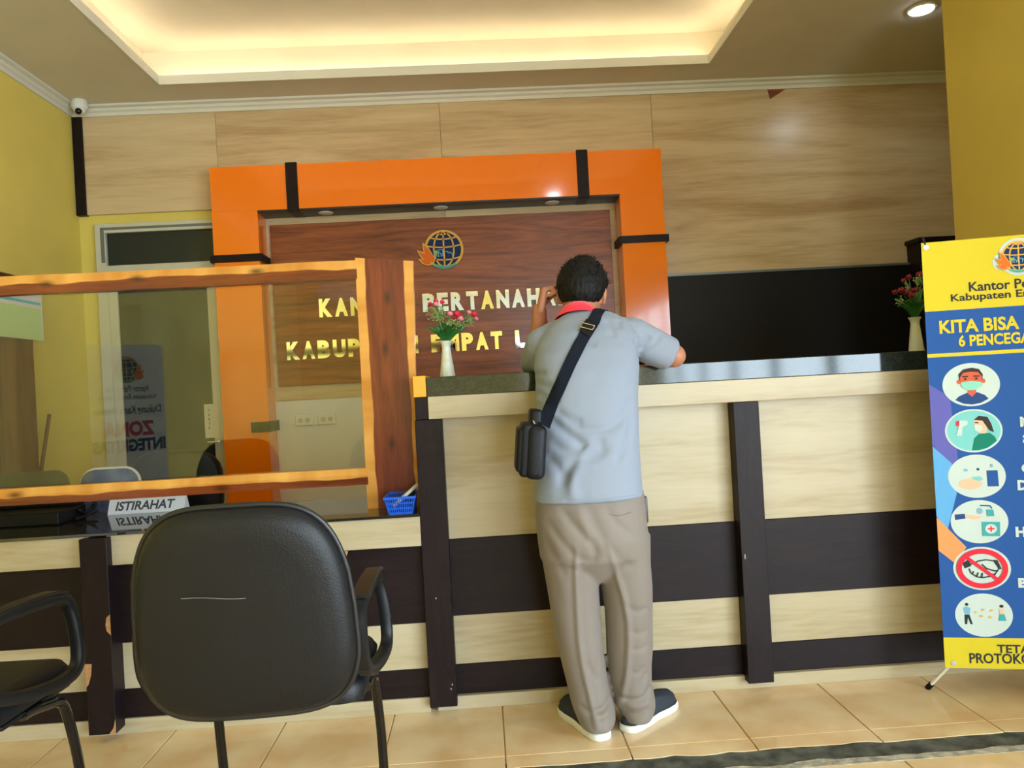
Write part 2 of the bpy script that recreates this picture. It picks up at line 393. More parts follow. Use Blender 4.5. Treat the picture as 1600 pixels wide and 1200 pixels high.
def acrylic():
    mm = bpy.data.materials.new('clear_acrylic'); mm.use_nodes = True; nt = mm.node_tree; nt.nodes.clear()
    out = nt.nodes.new('ShaderNodeOutputMaterial'); mx = nt.nodes.new('ShaderNodeMixShader'); fr = nt.nodes.new('ShaderNodeFresnel'); fr.inputs[0].default_value = 1.49
    t = nt.nodes.new('ShaderNodeBsdfTransparent'); t.inputs[0].default_value = (0.955, 0.965, 0.93, 1)
    g = nt.nodes.new('ShaderNodeBsdfGlossy'); g.inputs['Roughness'].default_value = 0.01
    nt.links.new(fr.outputs[0], mx.inputs[0]); nt.links.new(t.outputs[0], mx.inputs[1]); nt.links.new(g.outputs[0], mx.inputs[2]); nt.links.new(mx.outputs[0], out.inputs[0])
    return mm
M['acrylic'] = acrylic()
def granite():
    mm = mat('speckled_granite', rgb(48, 56, 54), 0.08, spec=0.6, col2=rgb(34, 40, 39), vscale=130, ramp=(0.4, 0.62))
    return mm
M['granite'] = granite()

# ------------------------------------------------------------------ the setting
XL, XR, YB, YF, ZC = -2.72, 2.5, 5.43, -6.0, 3.2
def struct(name, mb, mm, label, cat, parent=None, smooth=None):
    return tag(mb.build(name, mm, parent, smooth), label, cat, kind='structure')

mb = MB(); mb.box(XL - .2, 4.4, YF - .2, YB + .2, -0.12, -0.004)
floor = struct('floor', mb, M['grout'], 'floor of square beige glazed tiles in front of the counter', 'floor')
# whole tiles (shared mesh), joints measured from the photograph: pitch 0.375 m
TP = 0.375; g = 0.0022
mb = MB(); mb.box(g, TP - g, g, TP - g, -0.006, 0.0, 0.0012); tme = mb.mesh('tile', M['tile'])
x0 = -2.615
for i in range(14):
    for j in list(range(-6, 0)) + [1, 2]:
        if j > 0: yy = 2.33 + TP * (j - 1)
        else: yy = 2.14 + TP * j
        obj('tile', tme, floor, (x0 + TP * i, yy, 0))
# cut tiles with a broken edge along the cement strip
for i in range(14):
    xa = x0 + TP * i + g; xb = xa + TP - 2 * g; n = 9
    poly = [(xb, 2.33 - g), (xa, 2.33 - g)]
    for k in range(n + 1):
        x = xa + (xb - xa) * k / n
        poly.append((x, 2.258 - 0.010 * max(0, x - 0.9) + 0.013 * noise.noise((x * 9, 3, 0)) + random.uniform(-.004, .004)))
    mb = MB(); mb.prism([(x, y) for x, y in poly], 0.0, 0.006, Matrix(((1, 0, 0, 0), (0, 0, 1, 0), (0, -1, 0, 0), (0, 0, 0, 1))))
    mb.build('tile', M['tile'], floor)
mb = MB(); mb.box(-2.6, 2.5, 2.12, 2.29, -0.008, -0.0025); tag(mb.build('cement_strip', M['cement'], floor), 'worn grey cement strip between the tiles')
pts = []
for k in range(61):
    x = 0.05 + 1.9 * k / 60
    pts.append((x, 2.165 + 0.018 * noise.noise((x * 6, 9, 0)) + random.uniform(-.005, .006)))
poly = pts + [(1.95, 2.135), (0.05, 2.135)]
mb = MB(); mb.prism(poly, -0.001, 0.006, Matrix(((1, 0, 0, 0), (0, 0, 1, 0), (0, -1, 0, 0), (0, 0, 0, 1)))); tag(mb.build('mortar_edge', M['mortar'], floor), 'ragged pale mortar along the tile edge')

# walls
mb = MB(); mb.box(XL - .2, XL, YF, YB + .2, 0, 3.6)
struct('wall_left', mb, M['yellow'], 'yellow painted wall on the left', 'wall')
mb = MB(); mb.box(XL, 4.4, YB, YB + .2, 0, 3.6)
wall_back = struct('wall_back', mb, M['yellow'], 'back wall clad in wood-look panels above the counter', 'wall')
mb = MB(); mb.box(XR, XR + .2, 1.05, 3.9, 0, 3.6); mb.box(XR, XR + .2, -5.8, 1.05, 2.24, 3.6); mb.box(XR, XR + .2, YF, -5.8, 0, 3.6)
struct('wall_right', mb, M['yellow'], 'yellow painted wall behind the standing banner on the right', 'wall')
mb = MB(); mb.box(4.2, 4.4, 2.3, YB, 0, 3.6); mb.box(XR + .2, 4.4, 2.1, 2.3, 0, 3.6)
struct('wall_alcove', mb, M['yellow'], 'yellow wall of the recess behind the right wall', 'wall')
mb = MB(); mb.box(XL, .8, YF - .2, YF, 0, 3.6); mb.box(.8, 2.2, YF - .2, YF, 2.1, 3.6); mb.box(2.2, 2.7, YF - .2, YF, 0, 3.6)  # door gap added so more daylight reaches the back wall
struct('wall_front', mb, M['yellow'], 'yellow wall far behind the viewer with a doorway added for daylight', 'wall')
for k, (xa, xb) in enumerate(((-2.4, 0.0), (0.42, 2.4))):  # unseen boards, added so the upper line of chrome letters mirrors blue-grey
    m2 = MB(); m2.box(xa, xb, YF, YF + .03, 2.55, 3.15, .004)
    struct('trim_%d' % (5 + k), m2, M['reflect_board'], 'pale blue-grey fascia board added behind the viewer for the sign letters to mirror, %s one' % ('wider' if k == 0 else 'narrower'), 'fascia')
mb = MB()
for y in (-5.8, -4.7, -3.6, -2.5, -1.4, -.3, .99): mb.box(XR + .06, XR + .12, y, y + .06, 0, 2.24)
mb.box(XR + .06, XR + .12, -5.8, 1.05, 2.18, 2.24)
struct('window_1', mb, M['soffit'], 'dark frame of the wide glazed opening behind the viewer', 'window')

# ceiling with a lit tray
TX0, TX1, TY0, TY1, ZU, RC = -1.99, 1.64, 2.4, 5.06, 3.48, 0.15
mb = MB()
for b in ((XL - .2, TX0, YF - .2, YB + .2), (TX1, 4.4, YF - .2, YB + .2), (TX0, TX1, YF - .2, TY0), (TX0, TX1, TY1, YB + .2)):
    mb.box(b[0], b[1], b[2], b[3], ZC, ZC + .05)
mb.box(TX0 - RC - .05, TX0 - RC, TY0 - RC, TY1 + RC, ZC + .05, ZU); mb.box(TX1 + RC, TX1 + RC + .05, TY0 - RC, TY1 + RC, ZC + .05, ZU)
mb.box(TX0 - RC, TX1 + RC, TY0 - RC - .05, TY0 - RC, ZC + .05, ZU); mb.box(TX0 - RC, TX1 + RC, TY1 + RC, TY1 + RC + .05, ZC + .05, ZU)
mb.box(XL - .2, 4.4, YF - .2, YB + .2, ZU, ZU + .1)
ceiling = struct('ceiling', mb, M['ceil'], 'beige ceiling with a recessed lit tray', 'ceiling')
mb = MB(); q = .012
for b in ((TX0, TX0 + q, TY0, TY1), (TX1 - q, TX1, TY0, TY1), (TX0 + q, TX1 - q, TY0, TY0 + q), (TX0 + q, TX1 - q, TY1 - q, TY1)): mb.box(b[0], b[1], b[2], b[3], ZC - .004, ZC + .055)
tag(mb.build('tray_edge', M['cornice'], ceiling), 'white edge of the ceiling tray')
for x0_, x1_, y0_, y1_, wh in ((TX0 - .11, TX0 - .095, TY0, TY1, 'left side'), (TX1 + .095, TX1 + .11, TY0, TY1, 'right side'), (TX0, TX1, TY1 + .095, TY1 + .11, 'back side'), (TX0, TX1, TY0 - .11, TY0 - .095, 'near side')):
    mb = MB(); mb.box(x0_, x1_, y0_, y1_, ZC + .052, ZC + .062)
    tag(mb.build('led_strip', M['led']), 'warm light strip hidden on the %s of the ceiling tray' % wh, 'light strip', 'warm strips of the ceiling tray')
# cornices: stepped profile
prof = [(0, 0), (0, -.066), (-.012, -.066), (-.016, -.045), (-.03, -.035), (-.036, -.02), (-.06, -.012), (-.064, 0)]
mb = MB(); mb.loft([[(x, YB - .03 + a, ZC + b) for a, b in prof] for x in (XL, 4.2)])
struct('trim_1', mb, M['cornice'], 'pale moulded cornice along the top of the back wall', 'cornice')
mb = MB(); mb.loft([[(XL - a, y, ZC + b) for a, b in prof] for y in (YF, YB - .03)])
struct('trim_2', mb, M['cornice'], 'pale moulded cornice along the top of the left wall', 'cornice')
mb = MB(); mb.box(XL + .003, XL + .068, YB - .045, YB, 2.455, ZC - .065, .002)
struct('trim_3', mb, M['darkv'], 'dark vertical strip in the corner above the door', 'trim')

# wall cladding pieces
YP = YB - .03
for (xa, xb, za, zb) in ((XL + .068, -1.747, 2.46, 3.135), (-1.747, -.192, 1.105, 3.135), (-.192, 1.307, 1.105, 3.135), (1.307, 3.70, 1.845, 3.135)):
    mb = MB(); mb.box(xa + .001, xb - .001, YP, YB - .001, za, zb, .001); mb.build('panel', M['panel'], wall_back)
mb = MB(); mb.box(-1.46, 1.05, YP - .002, YB - .001, 0.0, 1.103, .001); tag(mb.build('lower_panel', M['white'], wall_back), 'white panel below the wood cladding')
mb = MB(); mb.box(1.3, 3.12, YP - .03, YB - .001, 0.0, 1.832, .001); tag(mb.build('black_panel', M['black'], wall_back), 'black panel behind the counter')
mb = MB(); mb.box(1.3, 3.12, YP - .034, YB - .001, 1.832, 1.848); tag(mb.build('metal_edge', M['alugrey'], wall_back), 'thin metal edge on top of the black panel')
mb = MB(); mb.prism([(2.15, 3.137), (2.288, 3.137), (2.166, 3.066)], YP - .0015, YP); tag(mb.build('peeled_patch', M['board'], wall_back), 'small brown triangular patch of peeled veneer')
mb = MB(); mb.box(3.10, 3.34, 5.24, 5.40, 0, 1.97, .003); mb.box(3.085, 3.36, 5.22, 5.40, 1.97, 2.0, .003)
struct('trim_4', mb, M['darkv'], 'dark wooden post with a flat cap beside the black panel', 'post')

# glass door
door = thing('door_1', 'cream framed door with dark glass and a transom beside the orange frame', 'door', (-2.2, YB - .03, 0)); door['kind'] = 'structure'
mb = MB()
for b in ((-2.60, -2.53, 0, 2.39), (-1.80, -1.735, 0, 2.39), (-2.53, -1.80, 2.325, 2.39), (-2.53, -1.80, 2.03, 2.10)): mb.box(b[0], b[1], YB - .05, YB, b[2], b[3], .003)
mb.build('frame', M['alu'], door)
mb = MB(); mb.box(-2.56, -2.535, YB - .056, YB - .05, 2.12, 2.345, .002); mb.box(-2.56, -1.74, YB - .056, YB - .05, 2.345, 2.362, .002); mb.build('frame_trim', M['alugrey'], door)
mb = MB(); mb.box(-2.53, -1.80, YB - .02, YB - .012, 2.10, 2.325); tag(mb.build('transom_pane', M['dglass'], door), 'dark glass of the transom')
mb = MB()
for b in ((-2.53, -2.47, 0.02, 2.03), (-1.862, -1.80, 0.02, 2.03), (-2.47, -1.862, 1.965, 2.03), (-2.47, -1.862, 0.02, .14)): mb.box(b[0], b[1], YB - .045, YB - .01, b[2], b[3], .003)
leaf = mb.build('leaf', M['alu'], door)
mb = MB(); mb.box(-2.47, -1.862, YB - .03, YB - .022, .14, 1.965); tag(mb.build('pane', M['dglass'], leaf), 'dark glass of the door')
mb = MB(); mb.tube([(-1.825, YB - .045, .85), (-1.825, YB - .075, .85)], .014, 10); mb.tube([(-1.825, YB - .075, .85), (-1.90, YB - .075, .85)], .008, 8); mb.build('handle', M['metal'], leaf, 40)
sg = thing('pull_sign', 'small cream sign with vertical lettering TARIK on the glass door', 'sign', (-1.872, YB - .05, .88))
mb = MB(); mb.box(-1.922, -1.826, YB - .052, YB - .046, .878, 1.112, .001); mb.build('plate', mat('cream_card', rgb(214, 206, 176), .6), sg)
mb = MB()
for k, ch in enumerate('TARIK'):
    z = 1.058 - k * .030; wd = .005 if ch == 'I' else .014
    put_text(mb, ch, -1.889 - wd / 2, -1.889 + wd / 2, z, z + .02, YB - .0526, .02)
mb.build('lettering', M['ink'], sg)

# ------------------------------------------------------------------ orange portal
FX0, FX1, FIX0, FIX1, FZ, FIZ, FY = -1.738, 1.308, -1.437, 1.009, 2.69, 2.39, 5.2
pt = thing('sign_portal', 'glossy orange portal with dark bands framing the office sign', 'portal', (-.215, 5.3, 0))
for (a, b) in ((FX0, FIX0), (FIX1, FX1)):
    mb = MB(); mb.box(a, b, FY, YP - .003, 0.0, FIZ - .0002, .0003); mb.build('jamb', M['orange'], pt)
mb = MB(); mb.box(FX0, FX1, FY, YP - .003, FIZ, FZ, .0003); mb.build('beam', M['orange'], pt)
mb = MB(); mb.box(FIX0, FIX1, FY - .002, YP - .003, FIZ - .014, FIZ, .001); mb.build('soffit', M['soffit'], pt)
for x in (-1.235, .726):
    mb = MB(); mb.box(x, x + .076, FY - .014, YP - .003, FIZ - .016, FZ + .010, .002); tag(mb.build('band', M['dark'], pt), 'dark upright band on the beam')
for (a, b) in ((FX0 - .024, FIX0 + .02), (FIX1 - .02, FX1 + .022)):
    mb = MB(); mb.box(a, b, FY - .014, YP - .003, 2.05, 2.10, .002); tag(mb.build('band', M['dark'], pt), 'dark level band on the jamb')
mb = MB(); mb.box(-1.552, FIX0 + .02, FY - .014, YP - .003, .905, .975, .002); tag(mb.build('band', M['dark'], pt), 'short dark band low on the jamb')
for x in (-1.0, -.215, .555):
    mb = MB(); mb.lathe([(.046, 0), (.05, .003), (.05, .006), (.036, .006)], (x, 5.29, FIZ - .0215), 24); d = mb.build('downlight', M['plastic_w'], pt, 40)
    mb = MB(); mb.lathe([(.035, 0), (.035, .004)], (x, 5.29, FIZ - .020), 20); mb.build('lens', M['lampoff'], d)

# ------------------------------------------------------------------ emblem drawing
def emblem(mk, cx, cz, r, y, Mx=None, halo=False):
    """returns list of (material, MB) flat layers, each a hair in front of the last"""
    L = []; e = .0004
    def layer(mn):
        b = MB(); L.append((PR[mn], b)); return b, y - e * len(L)
    if halo:
        b, yy = layer('white'); b.flat(circ(cx, cz, r * 1.17, 40), yy, Mx)
        b.flat(circ(cx - r * .95, cz - r * .25, r * .55, 24), yy, Mx)
    b, yy = layer('gold'); b.flat(circ(cx, cz, r, 40), yy, Mx)
    b, yy = layer('logo'); b.flat(circ(cx, cz, r * .88, 40), yy, Mx)
    b, yy = layer('gold'); b.flat([(cx - r * .28, cz + r * .86), (cx - r * .14, cz + r * .74), (cx + r * .14, cz + r * .74), (cx + r * .28, cz + r * .86), (cx, cz + r * .97)], yy, Mx)
    for k in (-.58, 0, .58):
        b.stroke([(cx + r * .88 * k * math.cos(t), cz + r * .88 * math.sin(t)) for t in (math.radians(-80 + 160 * q / 14) for q in range(15))], r * .075, yy, Mx)
    for z0_, sag in ((.62, .10), (.2, .10), (-.42, .12)):
        hw = .88 * math.sqrt(1 - z0_ * z0_) * r
        b.stroke([(cx + hw * t, cz + z0_ * r - sag * r * (1 - t * t)) for t in (-1 + 2 * q / 12 for q in range(13))], r * .07, yy, Mx)
    b, yy = layer('sky')
    for path in ([(-.28, -.38), (-.28, -.02), (-.06, -.02), (-.06, -.35)], [(.05, -.12), (.2, -.12), (.2, -.35)], [(-.38, -.35), (-.38, -.2), (-.27, -.12), (-.15, -.22), (-.15, -.36)], [(.2, -.36), (.2, -.24), (.31, -.16), (.43, -.26), (.43, -.36)]):
        b.stroke([(cx + r * a, cz + r * c) for a, c in path], r * .05, yy, Mx)
    b, yy = layer('leaf'); b.flat(circ(cx - r * .42, cz - r * .14, r * .11, 12), yy, Mx)
    b, yy = layer('leaf')
    arc = [(cx + r * .95 * math.cos(t), cz + r * .97 * math.sin(t)) for t in (math.radians(218 + 100 * q / 14) for q in range(15))]
    b.flat(arc + [(cx + r * .3, cz - r * .8), (cx, cz - r * .84), (cx - r * .35, cz - r * .78)], yy, Mx)
    b, yy = layer('aqua')
    b.flat([(cx + r * 1.0 * math.cos(t), cz + r * 1.0 * math.sin(t)) for t in (math.radians(232 + 78 * q / 12) for q in range(13))] + [(cx + r * .1, cz - r * .9)], yy, Mx)
    for mn, sc in (('gold', 1.0), ('flame', .74)):
        for k, (bx, bz, tx, tz, wd) in enumerate(((-.62, -.62, -1.08, .42, .19), (-.62, -.66, -1.38, .02, .17), (-.62, -.72, -1.34, -.46, .17), (-.6, -.72, -.68, -.12, .15))):
            b, yy = layer(mn)
            B = Vector((bx, bz)); T = Vector((tx, tz)); c = (B + T) / 2; B2 = c + (B - c) * sc; T2 = c + (T - c) * sc
            d = (T2 - B2); nn = Vector((-d.y, d.x)).normalized() * wd * sc
            pl = []
            for t in (0, .15, .35, .6, .85): pl.append(B2 + d * t + nn * math.sin(math.pi * min(1, t * .9 + .12)))
            pl.append(T2)
            for t in (.85, .6, .35, .15, 0): pl.append(B2 + d * t - nn * math.sin(math.pi * min(1, t * .9 + .12)))
            b.flat([(cx + p.x * r, cz + p.y * r) for p in pl], yy, Mx)
    return L
def joined(L):
    """layers of (material, MB) into one MB plus material list"""
    out = MB(); mats = []
    for mm, b in L:
        if mm not in mats: mats.append(mm)
        out.mi = mats.index(mm); out.merge(b.bm)
    return out, mats

# ------------------------------------------------------------------ sign board with letters
sb = thing('sign_board', 'red-brown wooden sign board with mirror letters inside the orange portal', 'sign board', (-.22, 5.38, 1.2))
mb = MB(); mb.box(-1.405, .965, 5.372, 5.392, 1.205, 2.325, .002); mb.build('board', M['board'], sb)
for x in (-1.2, .76):
    mb = MB(); mb.box(x, x + .05, 5.39, 5.3995, 1.3, 2.25); mb.build('batten', M['soffit'], sb)
def line(text, x_start, x_end, z0, h):
    rel = []; sp = 0.62
    wd = {'I': .38, 'M': 1.15, 'W': 1.3, 'L': .82, 'E': .86, 'T': .92, 'P': .92}
    for ch in text: rel.append(sp if ch == ' ' else wd.get(ch, 1.0))
    gap = .20; tot = sum(rel) + gap * (len(text) - 1); k = (x_end - x_start) / tot; x = x_start
    for ch, r_ in zip(text, rel):
        if ch != ' ':
            b = MB(); put_text(b, ch, x, x + r_ * k, z0, z0 + h, 5.354, .06 if ch != 'I' else .04, thick=.012)
            b.build('letter', M['chrome'], sb)
        x += (r_ + gap) * k
line('KANTOR PERTANAHAN', -1.094, .655, 1.668, .128)
line('KABUPATEN EMPAT LAWANG', -1.33, .875, 1.385, .124)
ex, ez, er = -.212, 2.097, .136
mb = MB(); mb.prism(circ(ex, ez, er, 40), 5.352, 5.372); em = tag(mb.build('emblem', PR['gold'], sb), 'round globe emblem with orange flame leaves')
mb, ms = joined(emblem(None, ex, ez, er, 5.3515)); mb.build('emblem_print', ms, em, norm=False)
mb = MB()
for (bx, bz, tx, tz) in ((-.62, -.62, -1.08, .42), (-.62, -.66, -1.38, .02), (-.62, -.72, -1.34, -.46)):
    B = Vector((bx, bz)); T = Vector((tx, tz)); d = T - B; nn = Vector((-d.y, d.x)).normalized() * .18
    pl = [B, B + d * .35 + nn, B + d * .7 + nn * .8, T, B + d * .7 - nn * .8, B + d * .35 - nn]
    mb.prism([(ex + p.x * er, ez + p.y * er) for p in pl], 5.353, 5.372)
mb.build('flame_base', PR['gold'], em)

# wall sockets on the white panel
for k, (xa, xb) in enumerate(((-1.306, -1.182), (-1.148, -1.026))):
    t = thing('wall_socket', 'white double wall socket on the white panel, %s one' % ('left hand' if k == 0 else 'right hand'), 'socket', ((xa + xb) / 2, 5.395, .925), 'sockets on the white panel')
    mb = MB(); mb.box(xa, xb, 5.382, 5.3979, .927, .998, .004, 2); pl = mb.build('plate', M['plastic_w'], t)
    mb = MB()
    for u in (.3, .7):
        x = xa + (xb - xa) * u; mb.prism(circ(x, .9625, .018, 16), 5.3812, 5.382)
    mb.build('outlet', M['alu'], pl)

# security camera in the corner
t = thing('dome_camera', 'white dome security camera in the ceiling corner', 'camera', (-2.60, 5.27, 3.12))
mb = MB(); mb.lathe([(.046, 0.08), (.05, .07), (.05, .03), (.046, .022)], (-2.60, 5.27, 3.12), 24); mb.build('housing', M['plastic_w'], t, 40)
mb = MB(); mb.ellipsoid((-2.60, 5.27, 3.142), .042, .042, .036, 20); mb.build('ball', M['plastic_w'], t, 60)
mb = MB(); c = Vector((-2.593, 5.238, 3.118)); mb.ellipsoid(c, .022, .02, .022, 16); mb.build('lens', M['dome'], t, 60)

# ceiling downlights
for c, lab_ in ((atz(1440, 13, ZC), 'round lit downlight in the ceiling near the right wall'), (Vector((.9, 2.04, ZC)), 'round lit downlight in the ceiling above the viewer')):
    t = thing('ceiling_downlight', lab_, 'downlight', (c.x, c.y, ZC - .012), 'ceiling downlights')
    mb = MB(); mb.lathe([(.068, 0.0), (.078, .003), (.08, .0118), (.06, .0118)], (c.x, c.y, ZC - .012), 32); mb.build('ring', M['plastic_w'], t, 40)
    mb = MB(); mb.lathe([(.064, 0), (.064, .004)], (c.x, c.y, ZC - .0145), 32); mb.build('lens', M['lamp'], t)

# ------------------------------------------------------------------ tall reception counter
YC = 2.66; YPN = 2.72
ct = thing('reception_counter', 'tall maple and dark wood reception counter the person leans on', 'counter', (.8, 2.9, 0))
CX0, CX1 = -.235, 2.05
def board_part(T, nm, mm, xa, xb, ya, yb, za, zb, bev=.0015, lab=None):
    b = MB(); b.box(xa, xb, ya, yb, za, zb, bev); o = b.build(nm, mm, T)
    if lab: tag(o, lab)
    return o
board_part(ct, 'carcass', M['maple'], CX0 + .01, CX1, YPN + .018, 3.18, .0, 1.098)
for xa, xb in ((-.146, .878), (.966, CX1)):
    board_part(ct, 'panel', M['maple'], xa - .02, xb + .02, YPN, YPN + .017, .592, 1.06, lab='tall pale maple panel')
    board_part(ct, 'panel', M['maple'], xa - .02, xb + .02, YPN, YPN + .017, .150, .322, lab='narrow pale maple panel')
    board_part(ct, 'band', M['dark'], xa - .02, xb + .02, YPN - .004, YPN + .017, .322, .592, lab='wide dark band')
    board_part(ct, 'band', M['dark'], xa - .02, xb + .02, YPN - .004, YPN + .017, .046, .150, lab='narrow dark band')
board_part(ct, 'base_strip', M['maple'], CX0 + .02, CX1, YPN - .022, YPN + .017, .0, .046)
board_part(ct, 'post', M['darkv'], -.238, -.144, YC, YPN + .017, .027, 1.019)
board_part(ct, 'post', M['darkv'], .875, .966, YC, YPN + .017, .032, 1.019)
board_part(ct, 'post_top', M['darkv'], -.235, -.190, YC + .004, YPN + .017, 1.02, 1.098)
board_part(ct, 'fascia', M['maple'], -.189, CX1, YC - .002, YPN + .017, 1.020, 1.098, lab='pale maple fascia under the stone slab')
board_part(ct, 'end_block', M['orangeblk'], -.237, -.193, YC - .004, 3.18, 1.0985, 1.171, lab='orange end block beside the stone slab')
for (x, z) in ((-.2, .40), (-.16, .10), (-.165, .085), (.885, .47)):
    b = MB(); b.box(x, x + .004, YC - .0008, YC, z, z + .016 if x > .8 else z + .006); b.build('scuff', M['scratch'], ct)
mb = MB(); mb.box(-.191, CX1 + .02, YC - .002, 3.2, 1.0985, 1.165, .002)
tag(mb.build('counter_slab', M['granite']), 'dark speckled stone slab on top of the tall counter', 'countertop')

# ------------------------------------------------------------------ low counter
lc = thing('service_desk', 'low maple and dark wood service desk left of the tall counter', 'desk', (-1.4, 2.9, 0))
LX0, LX1 = -2.70, -.2385
board_part(lc, 'carcass', M['maple'], LX0, LX1, YPN + .018, 3.14, .0, .688)
for xa, xb in ((LX0, -1.36), (-1.30, LX1)):
    board_part(lc, 'fascia', M['maple'], xa, xb, YC, YPN + .017, .586, .688, lab='pale maple fascia under the glass top')
    board_part(lc, 'band', M['dark'], xa, xb, YPN - .022, YPN + .017, .310, .585, lab='wide dark band')
    board_part(lc, 'panel', M['maple'], xa, xb, YPN - .018, YPN + .017, .150, .310)
    board_part(lc, 'band', M['dark'], xa, xb, YPN - .022, YPN + .017, .052, .150, lab='narrow dark band')
board_part(lc, 'base_strip', M['maple'], LX0, LX1, YPN - .03, YPN + .017, .0, .052)
po = board_part(lc, 'post', M['darkv'], -1.374, -1.284, YC - .035, YPN + .017, .03, .685)
for poly in ([(-1.284, .43), (-1.296, .42), (-1.300, .395), (-1.297, .375), (-1.284, .36)], [(-1.374, .27), (-1.352, .268), (-1.356, .23), (-1.366, .20), (-1.374, .19)], [(-1.284, .08), (-1.292, .05), (-1.306, .031), (-1.284, .031)]):
    b = MB(); b.prism(poly, YC - .0358, YC - .035); tag(b.build('chip', M['chip'], po), 'bare chipped patch on the post')
for xx, zz, wd in ((-.98, .15, .05), (-.52, .585, .03), (-.46, .04, .06)):
    b = MB(); pl = [(xx + wd * k / 6, zz + (.004 if k in (0, 6) else .010 + .006 * random.random())) for k in range(7)]
    b.prism([(xx, zz)] + pl + [(xx + wd, zz)] if zz < .3 else [(x, 2 * zz - z) for x, z in [(xx, zz)] + pl + [(xx + wd, zz)]], YC + .0362 - .0 if zz < .3 else YC - .0006, YC + .0368 if zz < .3 else YC)
    b.build('chip', M['chip'], lc)
mb = MB(); mb.box(LX0, LX1, YC - .008, 3.16, .6885, .6985, .0015)
tag(mb.build('glass_desk_top', M['glasstop']), 'dark reflective glass top of the low service desk', 'desk top')

# ------------------------------------------------------------------ wooden screen with clear acrylic
YS = 2.85; ZT = .6986
base = at(590, 797, YS)
sc = thing('counter_screen', 'rough wooden frame holding a clear acrylic screen on the low desk', 'screen', (-.9, YS, ZT))
pTL = at(556, 404, YS); pTR = at(646, 409, YS); pBL = at(576, 797, YS); pBR = at(656, 797, YS)
mb = MB()
rows = 18; fr = []
for k in range(rows + 1):
    t = k / rows; z = ZT + (1.62 - ZT) * t
    xl = pBL.x + (pTL.x - pBL.x) * t + .004 * noise.noise((0, 0, z * 7)); xr = pBR.x + (pTR.x - pBR.x) * t + .003 * noise.noise((5, 0, z * 6))
    if k == rows: fr.append([(xl, YS - .018, pTL.z), (xr, YS - .018, pTR.z), (xr, YS + .018, pTR.z), (xl, YS + .018, pTL.z)])
    else: fr.append([(xl, YS - .018, z), (xr, YS - .018, z), (xr, YS + .018, z), (xl, YS + .018, z)])
mb.loft(fr)
M['plank'] = livewood('screen_plank_wood', 0, pTL.x + .9, pTR.x + .9, .034, .036, 2, .03, [(p.x + .9, p.z - ZT) for p in (at(606, 466, YS), at(603, 545, YS), at(613, 692, YS))])
mb.build('plank', M['plank'], sc)
rl = at(0, 447, YS); rr = at(556, 424, YS)
RX0 = -2.62
def rail(zc, h, nm, sap):
    b = MB(); R = []
    for k in range(60):
        x = RX0 + (pTL.x + .004 - RX0) * k / 59
        dz = .004 * noise.noise((x * 3, zc, 0))
        R.append([(x, YS - .022, zc - h / 2 + dz), (x, YS - .026, zc + h * .12 + dz), (x, YS - .018, zc + h / 2 + dz), (x, YS + .02, zc + h / 2 + dz), (x, YS + .02, zc - h / 2 + dz)])
    b.loft(R); mm = livewood('screen_rail_wood', 2, zc - h / 2 - ZT, zc + h / 2 - ZT, -.02, sap, 0, .03, [(p.x + .9, p.z - ZT) for p in ((at(219, 437, YS), at(79, 445, YS), at(404, 426, YS)) if zc > 1.2 else (at(30, 772, YS), at(350, 762, YS)))])
    return b.build(nm, mm, sc)
zt = (rl.z + rr.z) / 2; rail(zt, .068, 'top_rail', .030)
bl = (at(0, 774, YS).z + at(572, 746, YS).z) / 2; rail(bl, .060, 'bottom_rail', .032)
mb = MB(); mb.box(RX0, RX0 + .19, YS - .018, YS + .018, ZT, 1.64, .002); mb.build('plank', M['plank'], sc)
mb = MB(); mb.box(RX0 + .1, pBL.x + .012, YS + .0205, YS + .0245, bl - .02, zt + .02); tag(mb.build('acrylic_sheet', M['acrylic'], sc), 'clear acrylic sheet')

# tent card ISTIRAHAT
Yn = 3.09; a = at(168, 808, Yn); b_ = at(288, 801, Yn)
t = thing('desk_nameplate', 'white tent card reading ISTIRAHAT on the glass desk top', 'nameplate', ((a.x + b_.x) / 2, Yn, ZT))
mb = MB(); h = .066
mb.loft([[(x, Yn, ZT + .0003), (x, Yn + .030, ZT + h), (x, Yn + .06, ZT + .0003)] for x in (a.x, b_.x)]); mb.build('card', M['paper'], t)
Mt = Matrix.Translation((0, Yn, ZT)) @ Matrix.Rotation(-math.atan2(.030, h), 4, 'X')
mb = MB(); put_text(mb, 'ISTIRAHAT', a.x + .028, b_.x - .04, .014, .052, -.0008, .03, .12, Mt); mb.build('lettering', M['ink'], t)

# black device on the desk, cables
t = thing('laptop', 'black laptop lying closed on the glass desk at the left edge', 'laptop', (-1.82, 3.02, ZT))
mb = MB(); mb.box(-2.12, -1.585, 2.9, 3.10, ZT, ZT + .05, .006, 2); mb.build('body', M['blackp'], t)
mb = MB(); mb.box(-2.11, -1.60, 3.06, 3.12, ZT + .05, ZT + .115, .004, 2); mb.build('screen', M['blackp'], t)
for k, pth in enumerate(([(-1.58, 3.05, ZT + .02), (-1.575, 3.03, ZT + .035), (-1.565, 3.05, ZT + .02), (-1.545, 3.08, ZT + .04), (-1.555, 3.11, ZT + .05), (-1.575, 3.12, ZT + .03)], [(-1.58, 3.0, ZT + .006), (-1.565, 2.99, ZT + .008), (-1.545, 3.03, ZT + .012), (-1.53, 3.07, ZT + .02)])):
    b = MB(); b.tube(smoothpath(pth), .006 if k == 0 else .004, 8)
    tag(b.build('cable', M['blackp'], None, 60), 'thick black cable coiled beside the tent card' if k == 0 else 'thin black cable running from the laptop to the tent card', 'cable')

